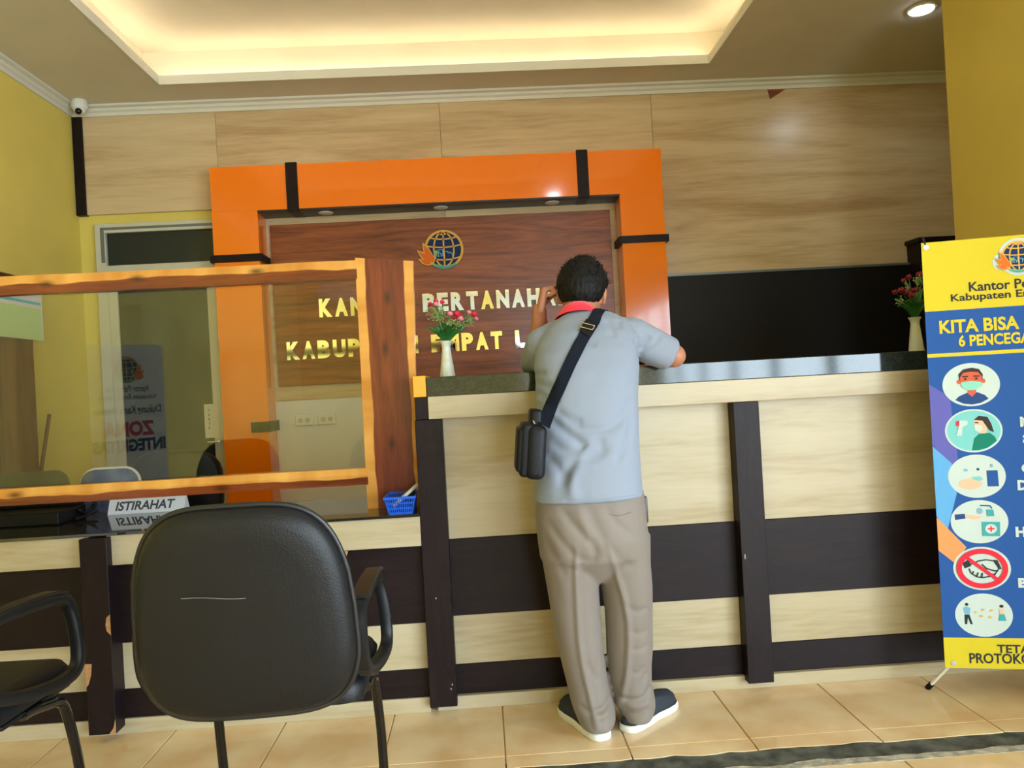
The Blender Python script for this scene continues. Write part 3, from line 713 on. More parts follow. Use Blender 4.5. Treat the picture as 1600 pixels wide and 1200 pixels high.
# blue basket with a plastic sleeve and a black stapler inside
bx0, bx1 = -.362, -.252
t = thing('plastic_basket', 'small blue perforated plastic basket on the low desk', 'basket', (-.307, 2.72, ZT))
def bask(z): s_ = .012 * (1 - (z - ZT) / .058); return (bx0 + s_ + .006, bx1 - s_ - .0, 2.655 + s_, 2.80 - s_)
mb = MB(); x0_, x1_, y0_, y1_ = bask(ZT); mb.box(x0_, x1_, y0_, y1_, ZT, ZT + .003); mb.build('bottom', M['bluep'], t)
mb = MB()
for zz in (ZT + .002, ZT + .018, ZT + .036):
    x0_, x1_, y0_, y1_ = bask(zz); h_ = .005; th = .002
    mb.box(x0_, x1_, y0_, y0_ + th, zz, zz + h_); mb.box(x0_, x1_, y1_ - th, y1_, zz, zz + h_); mb.box(x0_, x0_ + th, y0_, y1_, zz, zz + h_); mb.box(x1_ - th, x1_, y0_, y1_, zz, zz + h_)
for k in range(13):
    u = k / 12
    for zz in (ZT + .002,):
        A_ = bask(ZT); B_ = bask(ZT + .055)
        xa = A_[0] + (A_[1] - A_[0]) * u; xb = B_[0] + (B_[1] - B_[0]) * u
        for ya, yb in ((A_[2] + .001, B_[2] + .001), (A_[3] - .001, B_[3] - .001)): mb.tube([(xa, ya, ZT + .002), (xb, yb, ZT + .056)], .0022, 5)
        ya = A_[2] + (A_[3] - A_[2]) * u; yb = B_[2] + (B_[3] - B_[2]) * u
        for xa, xb in ((A_[0] + .001, B_[0] + .001), (A_[1] - .001, B_[1] - .001)): mb.tube([(xa, ya, ZT + .002), (xb, yb, ZT + .056)], .0022, 5)
mb.build('lattice', M['bluep'], t)
mb = MB(); x0_, x1_, y0_, y1_ = bask(ZT + .058)
for b in ((x0_ - .004, x1_ + .004, y0_ - .004, y0_ + .002), (x0_ - .004, x1_ + .004, y1_ - .002, y1_ + .004), (x0_ - .004, x0_ + .002, y0_, y1_), (x1_ - .002, x1_ + .004, y0_, y1_)): mb.box(b[0], b[1], b[2], b[3], ZT + .053, ZT + .062, .001)
mb.build('rim', M['bluep'], t)
mb = MB(); Ms = Matrix.Translation((-.288, 2.72, ZT + .058)) @ Matrix.Rotation(math.radians(-38), 4, 'Y') @ Matrix.Rotation(math.radians(20), 4, 'Z'); mb.box(-.062, .055, -.018, .018, -.006, .007, .004, 2, Ms)
tag(mb.build('plastic_sleeve', mat('milky_plastic', rgb(196, 196, 186), .25), None, 40), 'milky plastic sleeve sticking out of the blue basket', 'sleeve')
mb = MB(); Ms = Matrix.Translation((-.283, 2.755, ZT + .045)) @ Matrix.Rotation(math.radians(-25), 4, 'Y'); mb.box(-.040, .030, -.012, .012, -.010, .012, .004, 2, Ms)
tag(mb.build('stapler', M['blackp'], None, 40), 'black stapler lying in the blue basket', 'stapler')

# ------------------------------------------------------------------ things behind the desk
def simple_chair(name, label, x, y, w_, ztop, zbot, mback, mframe, rim=None):
    T = thing(name, label, 'chair', (x, y, 0))
    b = MB()
    poly = rrect(x - w_ / 2, x + w_ / 2, zbot, ztop, .06); b.prism(poly, y, y + .03); bk = b.build('backrest', mback, T)
    if rim:
        b = MB(); b.tube([(px_, y + .015, pz_) for px_, pz_ in poly] + [(poly[0][0], y + .015, poly[0][1])], .008, 8); b.build('rim', rim, bk, 60)
    b = MB(); b.box(x - w_ / 2, x + w_ / 2, y + .04, y + .44, .42, .46, .015, 2); b.build('seat', mback, T, 40)
    for sx in (-1, 1):
        for yy in (.06, .42):
            b = MB(); b.tube([(x + sx * (w_ / 2 - .03), y + yy, .42), (x + sx * (w_ / 2 - .01), y + yy + (.03 if yy > .2 else -.03), 0.0)], .011, 8); b.build('leg', mframe, T, 60)
        b = MB(); b.tube([(x + sx * (w_ / 2 - .06), y + .05, .44), (x + sx * (w_ / 2 - .06), y + .03, zbot + .06)], .011, 8); b.build('upright', mframe, T, 60)
    return T
p0 = at(125, 745, 3.3); p1 = at(215, 735, 3.3); zt3 = at(170, 733, 3.3).z
simple_chair('visitor_chair', 'blue patterned chair with a white rim behind the glass desk', (p0.x + p1.x) / 2, 3.3, p1.x - p0.x, zt3, .52, M['bluefab'], M['alugrey'], M['plastic_w'])
p0 = at(-25, 740, 3.45); p1 = at(103, 737, 3.45); zt3 = at(60, 737, 3.45).z
simple_chair('visitor_chair', 'olive fabric chair back beside the brown curtain', (p0.x + p1.x) / 2, 3.45, p1.x - p0.x, zt3, .50, M['olive'], M['bltube'])
p0 = at(198, 745, 3.9); p1 = at(342, 745, 3.9); ox = (p0.x + p1.x) / 2; oz = at(275, 703, 3.9).z; ow = p1.x - p0.x
T = thing('office_chair', 'black swivel office chair in front of the glass door', 'chair', (ox, 4.1, 0))
mb = MB()
def backring(y, sc_):
    out = []
    for k in range(28):
        a_ = 2 * math.pi * k / 28; c_, s_ = math.cos(a_), math.sin(a_)
        out.append((ox + sc_ * ow / 2 * math.copysign(abs(c_) ** .6, c_), y + .05 * (c_ * c_), (oz + .5) / 2 + sc_ * (oz - .5) / 2 * math.copysign(abs(s_) ** .6, s_)))
    return out
mb.loft([backring(3.88, .9), backring(3.89, .98), backring(3.91, 1.0), backring(3.94, .98), backring(3.95, .9)]); mb.build('backrest', M['blackp'], T, 50)
mb = MB(); mb.box(ox - .23, ox + .23, 3.95, 4.42, .44, .52, .03, 3); mb.build('seat', M['blackp'], T, 40)
mb = MB(); mb.tube([(ox, 4.16, .10), (ox, 4.16, .44)], .028, 12); mb.build('gas_column', M['bltube'], T, 40)
mb = MB(); mb.tube(smoothpath([(ox, 4.16, .43), (ox, 3.96, .42), (ox, 3.915, .47), (ox, 3.915, .6)]), .02, 8); mb.build('back_bar', M['bltube'], T, 40)
for k in range(5):
    a_ = 2 * math.pi * k / 5 + .3; e_ = Vector((math.cos(a_), math.sin(a_), 0)) * .28; c_ = Vector((ox, 4.16, 0))
    mb = MB(); mb.tube([c_ + Vector((0, 0, .11)), c_ + e_ + Vector((0, 0, .07))], [.022, .014], 8); lg = mb.build('leg', M['bltube'], T, 40)
    mb = MB(); mb.ellipsoid(c_ + e_ + Vector((0, 0, .026)), .02, .026, .026, 12); mb.build('castor', M['blackp'], lg, 60)

# curtain, notice and broom handle at the left wall
cu = thing('curtain', 'brown pleated curtain hanging on the left wall', 'curtain', (XL + .05, 4.3, .2))
mb = MB(); A_ = []; 
for z in (.2, 1.9):
    A_.append([(XL + .055 + .022 * math.sin(y * 34) + .01 * math.sin(y * 13), y, z) for y in (3.7 + 1.045 * k / 80 for k in range(81))] + [(XL + .049 + .022 * math.sin(y * 34) + .01 * math.sin(y * 13), y, z) for y in (4.745 - 1.045 * k / 80 for k in range(81))])
mb.loft(A_); mb.build('cloth', M['curtain'], cu, 60)
mb = MB(); mb.tube([(XL + .05, 3.6, 1.91), (XL + .05, 4.80, 1.91)], .012, 10); mb.build('rod', M['stick'], cu, 60)
t = thing('notice_sheet', 'pale green and white laminated notice in front of the curtain', 'notice', (XL + .11, 4.45, 1.55))
mb = MB(); mb.box(XL + .108, XL + .111, 4.15, 4.715, 1.545, 1.86); mb.build('sheet', M['paper'], t)
for za, zb, nm, c_ in ((1.755, 1.772, 'cyan_line', (96, 196, 216)), (1.548, 1.735, 'green_field', (196, 232, 168))):
    mb = MB(); mb.box(XL + .111, XL + .1116, 4.16, 4.70, za, zb); mb.build(nm, flatm(nm, *c_), t)
mb = MB(); mb.tube([(XL + .30, 4.0, 0.0), (XL + .112, 4.73, 1.10)], .011, 8)
tag(mb.build('broom_handle', M['stick'], None, 60), 'brown stick leaning against the curtain on the left', 'stick')

# ------------------------------------------------------------------ cantilever visitor chairs in front
def cantilever(name, label, x, y, rz, mats_scr=True):
    T = thing(name, label, 'chair', (x, y, 0), 'black visitor chairs before the desk', rz)
    # local: seat centre at origin, faces +y
    zc, hh = .685, .222
    def outline(off):
        out = []
        for k in range(56):
            a_ = 2 * math.pi * k / 56; c_, s_ = math.cos(a_), math.sin(a_)
            zz = math.copysign(abs(s_) ** (.52 if s_ > 0 else .44), s_)
            hw = .222 - .020 * max(0, zz + .3) ** 1.5 - .024 * max(0, -zz - .5) + off
            xx = math.copysign(abs(c_) ** (.50 if s_ > 0 else .42), c_)
            out.append((xx * hw * (1 - .055 * (zz > .3) * (zz - .3)), zz * (hh + off)))
        return out
    def bring(off, dy):
        return [(px_, -.232 - .16 * pz_ + dy + .35 * px_ * px_ * (1 if dy > .0 else .9), zc + pz_ - .0) for px_, pz_ in outline(off)]
    b = MB(); b.loft([bring(-.07, -.034), bring(-.035, -.031), bring(-.014, -.024), bring(-.004, -.012), bring(0, 0)]); bk = b.local('backrest', M['chair'], T, 60)
    b = MB(); b.loft([bring(-.001, .002), bring(0, .02), bring(-.006, .045), bring(-.03, .06), bring(-.07, .065)]); b.local('back_cushion', M['chair'], T, 60)
    b = MB(); rim = bring(.003, .003); rim2 = rim + rim[:1]; b.tube(rim2, .0065, 8, False); b.local('piping', M['piping'], bk, 60)
    if mats_scr:
        b = MB()
        for (xa, za, xb, zb) in ((-.105, .735, .02, .727),):
            pts_ = [(xa + (xb - xa) * k / 6, -.232 - .16 * (za - zc) - .0348, za + (zb - za) * k / 6 + .0015 * math.sin(k)) for k in range(7)]
            b.tube(pts_, .0004, 4)
        b.local('scratch', M['scratch'], bk)
    b = MB(); R = []
    for zz, off in ((.421, -.02), (.428, 0), (.456, .004), (.478, -.008), (.486, -.04), (.488, -.09)):
        R.append([(px_, pz_ + .03, zz) for px_, pz_ in rrect(-.212 - off, .212 + off, -.12 - off, .225 + off, .05)])
    b.loft(R); b.local('seat', M['chair'], T, 50)
    b = MB(); b.box(-.205, .205, -.03, .24, .408, .4205, .005, 2); b.local('seat_shell', M['chplastic'], T, 40)
    for sx in (-1, 1):
        xx = sx * .226
        pth = smoothpath([(xx, -.15, .535), (xx, -.172, .575), (xx, -.172, .645), (xx, -.13, .668), (xx, .0, .668), (xx, .15, .655), (xx, .205, .630), (xx + sx * .012, .216, .56), (xx + sx * .016, .21, .475), (xx + sx * .01, .15, .452), (xx, .02, .468), (xx, -.11, .508), (xx, -.15, .535)], 5)
        b = MB(); b.sweep(pth, [(-.012, -.013), (.012, -.013), (.015, -.007), (.015, .010), (.011, .014), (-.011, .014), (-.015, .010), (-.015, -.007)], (1, 0, 0)); b.local('armrest', M['chplastic'], T, 50)
        b = MB(); b.sweep(smoothpath([(xx, -.15, .6815), (xx, 0, .6835), (xx, .13, .676), (xx, .18, .664)], 4), [(-.018, -.003), (.018, -.003), (.021, .001), (.018, .005), (-.018, .005), (-.021, .001)], (1, 0, 0)); b.local('arm_pad', M['chplastic'], T, 50)
        lx = sx * .205
        b = MB(); b.tube(smoothpath([(lx, .04, .4145), (lx, .08, .412), (lx, .13, .402), (lx, .185, .388), (lx, .215, .345), (lx + sx * .004, .245, .22), (lx + sx * .004, .262, .09), (lx + sx * .004, .250, .045), (lx + sx * .004, .215, .0135), (lx + sx * .004, .15, .0125), (lx, -.15, .0125), (lx, -.27, .0125)], 5), .0125, 12); b.local('leg', M['bltube'], T, 60)
    b = MB(); b.tube([(-.205, -.27, .0125), (.205, -.27, .0125)], .0125, 12); b.local('floor_bar', M['bltube'], T, 60)
    b = MB(); b.box(-.03, .03, -.17, -.09, .476, .486, .002); b.box(-.03, .03, -.172, -.162, .478, .56, .002); b.local('back_bracket', M['bltube'], T)
    return T
cantilever('visitor_chair', 'black vinyl visitor chair seen from behind, in front of the service desk', -.520, 1.82, math.radians(2))
cantilever('visitor_chair', 'black visitor chair cut off at the left edge of the picture', -1.315, 1.80, math.radians(-2), False)

# ------------------------------------------------------------------ vases with artificial flowers
def vase(label, x, y, z, h, r):
    T = thing('flower_vase', label, 'vase', (x, y, z), 'white vases on the counter')
    pr = [(r * .98, 0), (r, .004), (r * .96, .1 * h), (r * .82, .35 * h), (r * .66, .62 * h), (r * .56, .80 * h), (r * .58, .86 * h), (r * .66, .92 * h), (r * .84, .985 * h), (r * .86, h), (r * .72, h), (r * .5, .9 * h)]
    b = MB(); b.lathe(pr, (x, y, z), 32, lambda a_, zz: 1 + .022 * math.sin(6 * a_ + zz * 60)); b.build('body', M['vase'], T, 60); return T
def rose(b, c, r):
    for k in range(9):
        a_ = k * 2.4; rr = r * (.25 + .75 * k / 8); t = .9 - .75 * k / 8
        d = Vector((math.cos(a_), math.sin(a_), 0))
        cc = c + d * rr * .45 + Vector((0, 0, r * (t - .3) * .8))
        Mr = Matrix.Rotation(a_, 3, 'Z') @ Matrix.Rotation(.5 + .5 * k / 8, 3, 'Y')
        b.ellipsoid(cc, r * .22, r * .62, r * .66, 10, Mr)
def bouquet(label, base, heads, sprigs, leaves, cols):
    T = thing('flower_bouquet', label, 'flowers', base, 'artificial bouquets')
    base = Vector(base)
    for p, r, c_ in heads:
        p = Vector(p); b = MB(); mid = (base + p) / 2 + Vector((0, 0, .02)); b.tube(smoothpath([base, mid, p]), .0016, 5); st = b.build('stem', M['green'], T)
        b = MB(); rose(b, p, r * 1.3); b.build('rose', M[c_], st, 60)
    for p, n, rad in sprigs:
        p = Vector(p); b = MB(); b.tube(smoothpath([base, (base + p) / 2 + Vector((0, 0, .012)), p]), .0012, 5)
        for k in range(n):
            q_ = p + Vector((random.gauss(0, 1), random.gauss(0, 1), random.gauss(0, 1))) * rad * .55
            b.tube([p - (p - base) * .15, q_], .0006, 3)
            b.ellipsoid(q_, .0034, .0034, .003, 6)
        tag(b.build('sprig', M['palegreen'], T, 60), kind='stuff')
    for p, wd in leaves:
        p = Vector(p); d = p - base; sd = Vector((d.z, -.3 * d.x, -d.x)).normalized(); ln = 8; b = MB(); Lf = []; Rt = []
        for k in range(ln + 1):
            t = k / ln; c_ = base + d * t + Vector((0, 0, .03 * math.sin(math.pi * t * .8))) - Vector((0, 0, .015 * t * t))
            ww = wd * math.sin(math.pi * min(1, .12 + .88 * t)) * .5 + .0005
            Lf.append(c_ + sd * ww + Vector((0, .002, 0))); Rt.append(c_ - sd * ww + Vector((0, .002, 0)))
        lo = [b.bm.verts.new(v) for v in Lf]; ro = [b.bm.verts.new(v) for v in Rt]; ce = [b.bm.verts.new((l + r_) / 2 - Vector((0, .004, .002))) for l, r_ in zip(Lf, Rt)]
        for k in range(ln): b.face([lo[k], ce[k], ce[k + 1], lo[k + 1]]); b.face([ce[k], ro[k], ro[k + 1], ce[k + 1]])
        b.build('leaf', M['green'], T, 60)
    return T
ZS = 1.1652
v1 = at(699.5, 588, 2.9)
vase('white ceramic vase on the left end of the counter slab', v1.x, 2.9, ZS, .137, .0285)
def AT(px, py, Y=2.9): return at(px, py, Y)
hd = [(AT(681, 471, 2.89), .0085, 'rose'), (AT(691, 473, 2.88), .0085, 'rose'), (AT(672, 476, 2.90), .008, 'rose'), (AT(681, 476, 2.87), .0085, 'pink'), (AT(703, 491, 2.87), .009, 'pink'), (AT(714, 492, 2.88), .0115, 'rose'), (AT(712, 497, 2.89), .0095, 'rose'), (AT(720, 499, 2.86), .0095, 'pink'), (AT(733, 489, 2.89), .0085, 'pink'), (AT(741, 492, 2.88), .0095, 'rose'), (AT(744, 499, 2.90), .008, 'pink')]
spg = [(AT(680, 487, 2.88), 34, .026), (AT(690, 488, 2.9), 30, .024), (AT(685, 496, 2.9), 24, .02), (AT(705, 503, 2.87), 26, .020), (AT(715, 506, 2.87), 24, .018), (AT(732, 498, 2.9), 22, .016), (AT(738, 505, 2.9), 14, .012)]
lvs = [(AT(662, 515, 2.89), .012), (AT(678, 512, 2.9), .022), (AT(684, 522, 2.86), .024), (AT(690, 506, 2.9), .024), (AT(698, 508, 2.88), .026), (AT(706, 513, 2.86), .028), (AT(714, 508, 2.9), .028), (AT(722, 512, 2.88), .026), (AT(728, 505, 2.91), .024), (AT(726, 520, 2.86), .022), (AT(682, 528, 2.88), .022), (AT(717, 522, 2.85), .026), (AT(692, 518, 2.84), .026), (AT(733, 514, 2.93), .02), (AT(700, 520, 2.84), .028), (AT(710, 522, 2.93), .026)]
bouquet('pink and red artificial roses in the vase at the left end of the counter', (v1.x, 2.9, ZS + .125), hd, spg, lvs, None)
v2 = at(1432, 547, 2.95)
vase('white ceramic vase on the right end of the counter slab beside the banner', v2.x, 2.95, ZS, .137, .0285)
def A2(px, py, Y=2.95): return at(px, py, Y)
hd = [(A2(1398, 458), .010, 'crimson'), (A2(1408, 455, 2.93), .012, 'crimson'), (A2(1418, 458, 2.92), .012, 'crimson'), (A2(1428, 455, 2.93), .011, 'crimson'), (A2(1412, 440, 2.96), .010, 'crimson'), (A2(1420, 434, 2.97), .010, 'crimson'), (A2(1436, 430, 2.96), .011, 'crimson'), (A2(1444, 428, 2.95), .010, 'crimson'), (A2(1424, 463, 2.90), .010, 'crimson'), (A2(1434, 454, 2.97), .010, 'crimson')]
spg = [(A2(1417, 446), 20, .014), (A2(1434, 438), 26, .014), (A2(1406, 469, 2.92), 20, .012), (A2(1425, 460, 2.96), 18, .014), (A2(1446, 440), 14, .012)]
lvs = [(A2(1398, 476), .014), (A2(1402, 480, 2.92), .016), (A2(1410, 472), .024), (A2(1418, 470, 2.92), .026), (A2(1426, 464), .026), (A2(1434, 460), .026), (A2(1442, 452), .024), (A2(1446, 470, 2.92), .024), (A2(1438, 474, 2.9), .026), (A2(1428, 476, 2.9), .026), (A2(1414, 482, 2.9), .02), (A2(1452, 478), .018)]
bouquet('dark red artificial roses in the vase beside the banner', (v2.x, 2.95, ZS + .125), hd, spg, lvs, None)

# ------------------------------------------------------------------ standing X banner on the right
BA = math.radians(-14); BO = Vector((1.488, 2.505, 0)); BW = .60; BZ0, BZ1 = .103, 1.52
MB_ = Matrix.Translation(BO) @ Matrix.Rotation(BA, 4, 'Z'); MBi = MB_.inverted()
def bn(px, py):
    d = ray(px, py); n = (MB_.to_3x3() @ Vector((0, 1, 0))); t = (BO - EYE).dot(n) / d.dot(n)
    p = MBi @ (EYE + d * t); return (p.x, p.z)
bt = thing('x_banner', 'yellow and blue health advice banner on a folding stand at the right edge', 'banner', BO, None, BA)
mb = MB(); n = 24; rows = []
for k in range(n + 1):
    pass
mb.box(0, BW, 0, .0012, BZ0, BZ1); cloth = mb.local('banner_cloth', PR['blue'], bt)
zy1 = bn(1452, 487)[1]; zl = bn(1455, 556)[1]; zy0 = bn(1474, 996)[1]
def pl(nm, mats_, L):
    b, ms_ = joined(L); return b.local(nm, ms_, cloth, norm=False)
def F(mn, poly, lay): b = MB(); b.flat(poly, -.0003 * lay); return (PR[mn], b)
def S(mn, pts_, wd, lay, closed=False): b = MB(); b.stroke(pts_, wd, -.0003 * lay, None, closed); return (PR[mn], b)
L = [F('yellow', [(0, zy1), (BW, zy1), (BW, BZ1), (0, BZ1)], 1), F('yellow', [(0, BZ0), (BW, BZ0), (BW, zy0), (0, zy0)], 1),
     F('yellow', [(0, zl - .006), (BW, zl - .006), (BW, zl + .006), (0, zl + .006)], 1)]
a1 = bn(1462, 600); a2 = bn(1466, 695); a3 = bn(1487, 722); a4 = bn(1484, 620)
L.append(F('purple', [(0, a1[1]), (a4[0], a4[1]), (a3[0] + .02, a3[1]), (a3[0], a3[1] - .01), (0, a2[1])], 1))
b1 = bn(1466, 697); b2 = bn(1487, 724); b3 = bn(1480, 830); b4 = bn(1468, 806)
L.append(F('lblue', [(0, b1[1]), b2, (b2[0] + .01, b2[1] - .1), b3, (0, b4[1])], 2))
o1 = bn(1468, 808); o2 = bn(1510, 855); o3 = bn(1492, 880); o4 = bn(1471, 860)
L.append(F('orange', [(0, o1[1]), o2, o3, (0, o4[1])], 3))
pl('colour_field', None, L)
def btext(s, px0, px1, py_b, py_t, mn, bold=.02, nm='lettering', full=None):
    u0, v0 = bn(px0, py_b); u1, v1_ = bn(px1, py_t)
    b = MB(); put_text(b, s, u0, u0 + (full or (u1 - u0)), v0, v0 + (bn(px0, py_t)[1] - v0), -.0016, bold); b.local(nm, PR[mn], cloth, norm=False)
def ctext(s, px0, py_b, py_t, mn, bold=.02):
    u0, v0 = bn(px0, py_b); b = MB(); put_text(b, s, u0, BW - u0, v0, bn(px0, py_t)[1], -.0016, bold); b.local('lettering', PR[mn], cloth, norm=False)
ctext('Kantor Pertanahan', 1514, 456, 441, 'dark'); ctext('Kabupaten Empat Lawang', 1486, 475, 460, 'dark')
btext('KITA BISA', 1468, 1592, 522, 501, 'yellow', .032); btext('6 PENCEGAHAN', 1498, 1600, 542, 524, 'yellow', .032, full=.30)
btext('TETAP', 1558, 1600, 1020, 1007, 'dark', full=.118); btext('PROTOKOL', 1515, 1600, 1036, 1020, 'dark', full=.205)
for ch, px_, yb_, yt_ in (('M', 1594, 667, 651), ('S', 1598, 693, 678), ('C', 1596, 739, 724), ('D', 1590, 766, 750), ('H', 1587, 839, 823), ('B', 1591, 918, 903)):
    u0, v0 = bn(px_, yb_); v1_ = bn(px_, yt_)[1]; b = MB(); put_text(b, ch, u0, u0 + .030, v0, v1_, -.0016, .05); b.local('lettering', PR['white'], cloth, norm=False)
ec = bn(1590, 401); pl('emblem', None, emblem(None, ec[0] + .002, ec[1], .052, -.0012, None, True))
RX, RZ = .0865, .0715
def pic(px_, py_, parts, rim=None):
    c = bn(px_, py_); L = [F('white', circ(c[0], c[1], RX, 40, RZ), 4)]
    if rim: L.append(F(rim, circ(c[0], c[1], RX * .93, 40, RZ * .93), 5))
    def q(x, z): return (c[0] + x * RX, c[1] + z * RZ)
    for k, prt in enumerate(parts):
        lay = 6 + k
        if prt[0] == 'e': _, mn, x, z, rx, rz = prt; cc = q(x, z); L.append(F(mn, circ(cc[0], cc[1], rx * RX, 20, rz * RZ), lay))
        elif prt[0] == 'p': L.append(F(prt[1], [q(*p) for p in prt[2]], lay))
        elif prt[0] == 's': L.append(S(prt[1], [q(*p) for p in prt[2]], prt[3] * RX, lay))
        elif prt[0] == 'o': L.append(S(prt[1], [q(math.cos(2 * math.pi * j / 36) * prt[2], math.sin(2 * math.pi * j / 36) * prt[2]) for j in range(36)], prt[3] * RX, lay, True))
    pl('pictogram', None, L)
pic(1517, 601, [('p', 'navy', [(-.58, -.68), (-.45, -.52), (-.15, -.36), (.2, -.36), (.45, -.5), (.58, -.68), (.3, -.86), (0, -.92), (-.3, -.86)]), ('p', 'skin', [(-.14, -.2), (.16, -.2), (.16, -.38), (.01, -.56), (-.14, -.38)]), ('e', 'skin', -.43, .15, .07, .1), ('e', 'skin', .43, .15, .07, .1), ('p', 'hairc', [(-.4, .22), (-.42, .5), (-.25, .72), (.05, .78), (.3, .7), (.42, .45), (.4, .22)]), ('p', 'skin', [(-.36, -.05), (-.38, .35), (-.26, .56), (0, .6), (.26, .56), (.38, .35), (.36, -.05), (0, -.3)]), ('p', 'mask', [(-.36, .12), (0, .18), (.36, .1), (.34, -.1), (.12, -.25), (-.12, -.25), (-.33, -.1)]), ('s', 'hairc', [(-.3, .38), (-.1, .39)], .05), ('s', 'hairc', [(.08, .39), (.3, .38)], .05), ('e', 'hairc', -.2, .27, .045, .05), ('e', 'hairc', .18, .27, .045, .05)])
pic(1521, 673, [('p', 'green', [(-.1, -.9), (.0, -.35), (.18, -.15), (.55, -.12), (.72, -.3), (.78, -.5), (.45, -.8), (.15, -.9)]), ('p', 'hairc', [(.02, .5), (.2, .68), (.5, .62), (.62, .3), (.7, -.1), (.55, -.02), (.3, .4)]), ('p', 'pskin', [(.03, .5), (.32, .45), (.48, .1), (.4, -.14), (.2, -.12), (.04, .05)]), ('p', 'white', [(.02, .28), (.3, .22), (.3, .02), (.16, -.08), (.04, .02)]), ('s', 'hairc', [(.05, .38), (.18, .36)], .05), ('p', 'white', [(-.55, .5), (-.2, .48), (-.2, .3), (-.38, .2), (-.42, -.2), (-.62, -.2), (-.52, .2)]), ('p', 'red', [(-.6, .45), (-.48, .5), (-.5, .25), (-.6, .25)])], 'teal')
pic(1526, 744, [('e', 'pskin', -.25, -.35, .42, .26), ('p', 'teal', [(-.2, -.05), (.1, .0), (.22, -.14), (.1, -.22), (-.1, -.18)]), ('p', 'navy', [(.34, .25), (.72, .25), (.74, -.48), (.36, -.48)]), ('p', 'blue', [(.35, .24), (.71, .24), (.73, -.47), (.37, -.47)]), ('e', 'navy', .05, .32, .05, .06), ('e', 'sky', -.38, .3, .07, .06), ('s', 'sky', [(.52, .55), (.53, .4)], .07)])
pic(1530, 815, [('p', 'navy', [(-.85, .35), (-.5, .38), (-.48, .15), (-.84, .1)]), ('p', 'pskin', [(-.48, .35), (-.1, .28), (.15, .24), (.0, .14), (-.2, .1), (-.48, .18)]), ('s', 'navy', [(.05, .75), (.4, .72), (.45, .6)], .05), ('p', 'aqua', [(.25, .55), (.5, .55), (.52, .25), (.27, .25)]), ('e', 'sky', .03, .5, .1, .14), ('p', 'aqua', [(.08, -.0), (.7, -.02), (.68, -.68), (.08, -.66)]), ('e', 'white', .38, -.33, .2, .22), ('s', 'red', [(.26, -.33), (.5, -.33)], .05), ('s', 'red', [(.38, -.2), (.38, -.46)], .05)])
pic(1534, 888, [('p', 'dark', [(-.68, .25), (-.45, .42), (-.36, .12), (-.6, .0)]), ('p', 'dark', [(.4, .4), (.55, .38), (.68, -.02), (.58, -.05)]), ('s', 'dark', [(-.38, .2), (-.1, .35), (.15, .4), (.42, .35), (.58, .0), (.45, -.25), (.2, -.3)], .05), ('s', 'dark', [(-.45, .0), (-.4, -.2), (-.2, -.38), (.0, -.42), (.2, -.38), (.45, -.3)], .05), ('s', 'dark', [(0, .2), (.15, .0), (.4, -.1), (.55, -.12)], .05), ('s', 'dark', [(-.3, -.12), (-.36, -.28)], .05), ('s', 'dark', [(-.14, -.18), (-.2, -.36)], .05), ('s', 'dark', [(.0, -.2), (-.04, -.42)], .05), ('o', 'red', .80, .19), ('s', 'red', [(-.56, .56), (.56, -.56)], .13)])
pic(1537, 961, [('p', 'sky', [(-.72, .35), (-.58, .4), (-.45, .32), (-.5, .0), (-.66, .0)]), ('p', 'dark', [(-.67, .02), (-.5, .02), (-.4, -.42), (-.48, -.42), (-.56, -.1), (-.6, -.42), (-.68, -.42)]), ('e', 'dark', -.58, .5, .06, .07), ('e', 'hairc', .62, .42, .07, .07), ('p', 'pskin', [(.52, .3), (.72, .28), (.68, .05), (.56, .05)]), ('p', 'aqua', [(.54, .06), (.7, .06), (.76, -.25), (.5, -.25)]), ('e', 'gold', -.02, .25, .05, .05), ('e', 'gold', .27, .22, .05, .05), ('e', 'gold', .22, -.08, .06, .06), ('e', 'gold', -.08, -.04, .05, .05), ('e', 'gold', -.28, .15, .04, .04)])
# stand: two crossed rods with rubber feet, grommets in the corners
for (u0, u1, fx) in ((.018, BW - .018, -.03), (BW - .018, .018, BW + .03)):
    hub = Vector((BW / 2, .10, .72)); top = Vector((u0 if fx < 0 else u0, .004, BZ1 - .012)); foot = Vector((fx if fx < 0 else fx, .075, .012))
    b = MB(); b.tube(smoothpath([top, (top + hub) / 2 + Vector((0, .02, 0)), hub]), .004, 8); b.local('upper_rod', M['alugrey'], bt, 60)
    b = MB(); b.tube([top + Vector((0, .0, -.012)), top + Vector((-.012 if fx < 0 else .012, -.0, .030))], .0055, 8); b.local('rod_tip', M['blackp'], bt, 60)
    low = Vector((.028 if fx < 0 else BW - .028, .004, BZ0 + .012))
    b = MB(); b.tube([hub, low + Vector((0, .012, 0))], .004, 8); b.local('lower_rod', M['plastic_w'], bt, 60)
    b = MB(); b.tube([low + Vector((0, .012, .0)), foot], .0055, 8); lg = b.local('leg', M['plastic_w'], bt, 60)
    d = (foot - low).normalized(); b = MB(); b.tube([foot - d * .012, foot + d * .012], .0095, 10); b.local('rubber_foot', M['blackp'], lg, 60)
for u, v in ((.014, BZ1 - .016), (BW - .014, BZ1 - .016), (.026, BZ0 + .016), (BW - .026, BZ0 + .016)):
    b = MB(); b.prism(circ(u, v, .0085, 14), -.003, .0); b.local('grommet', M['metal'], cloth)
b = MB(); b.prism(circ(BW / 2, .72, .03, 16), .095, .115); b.local('hub', M['blackp'], bt)

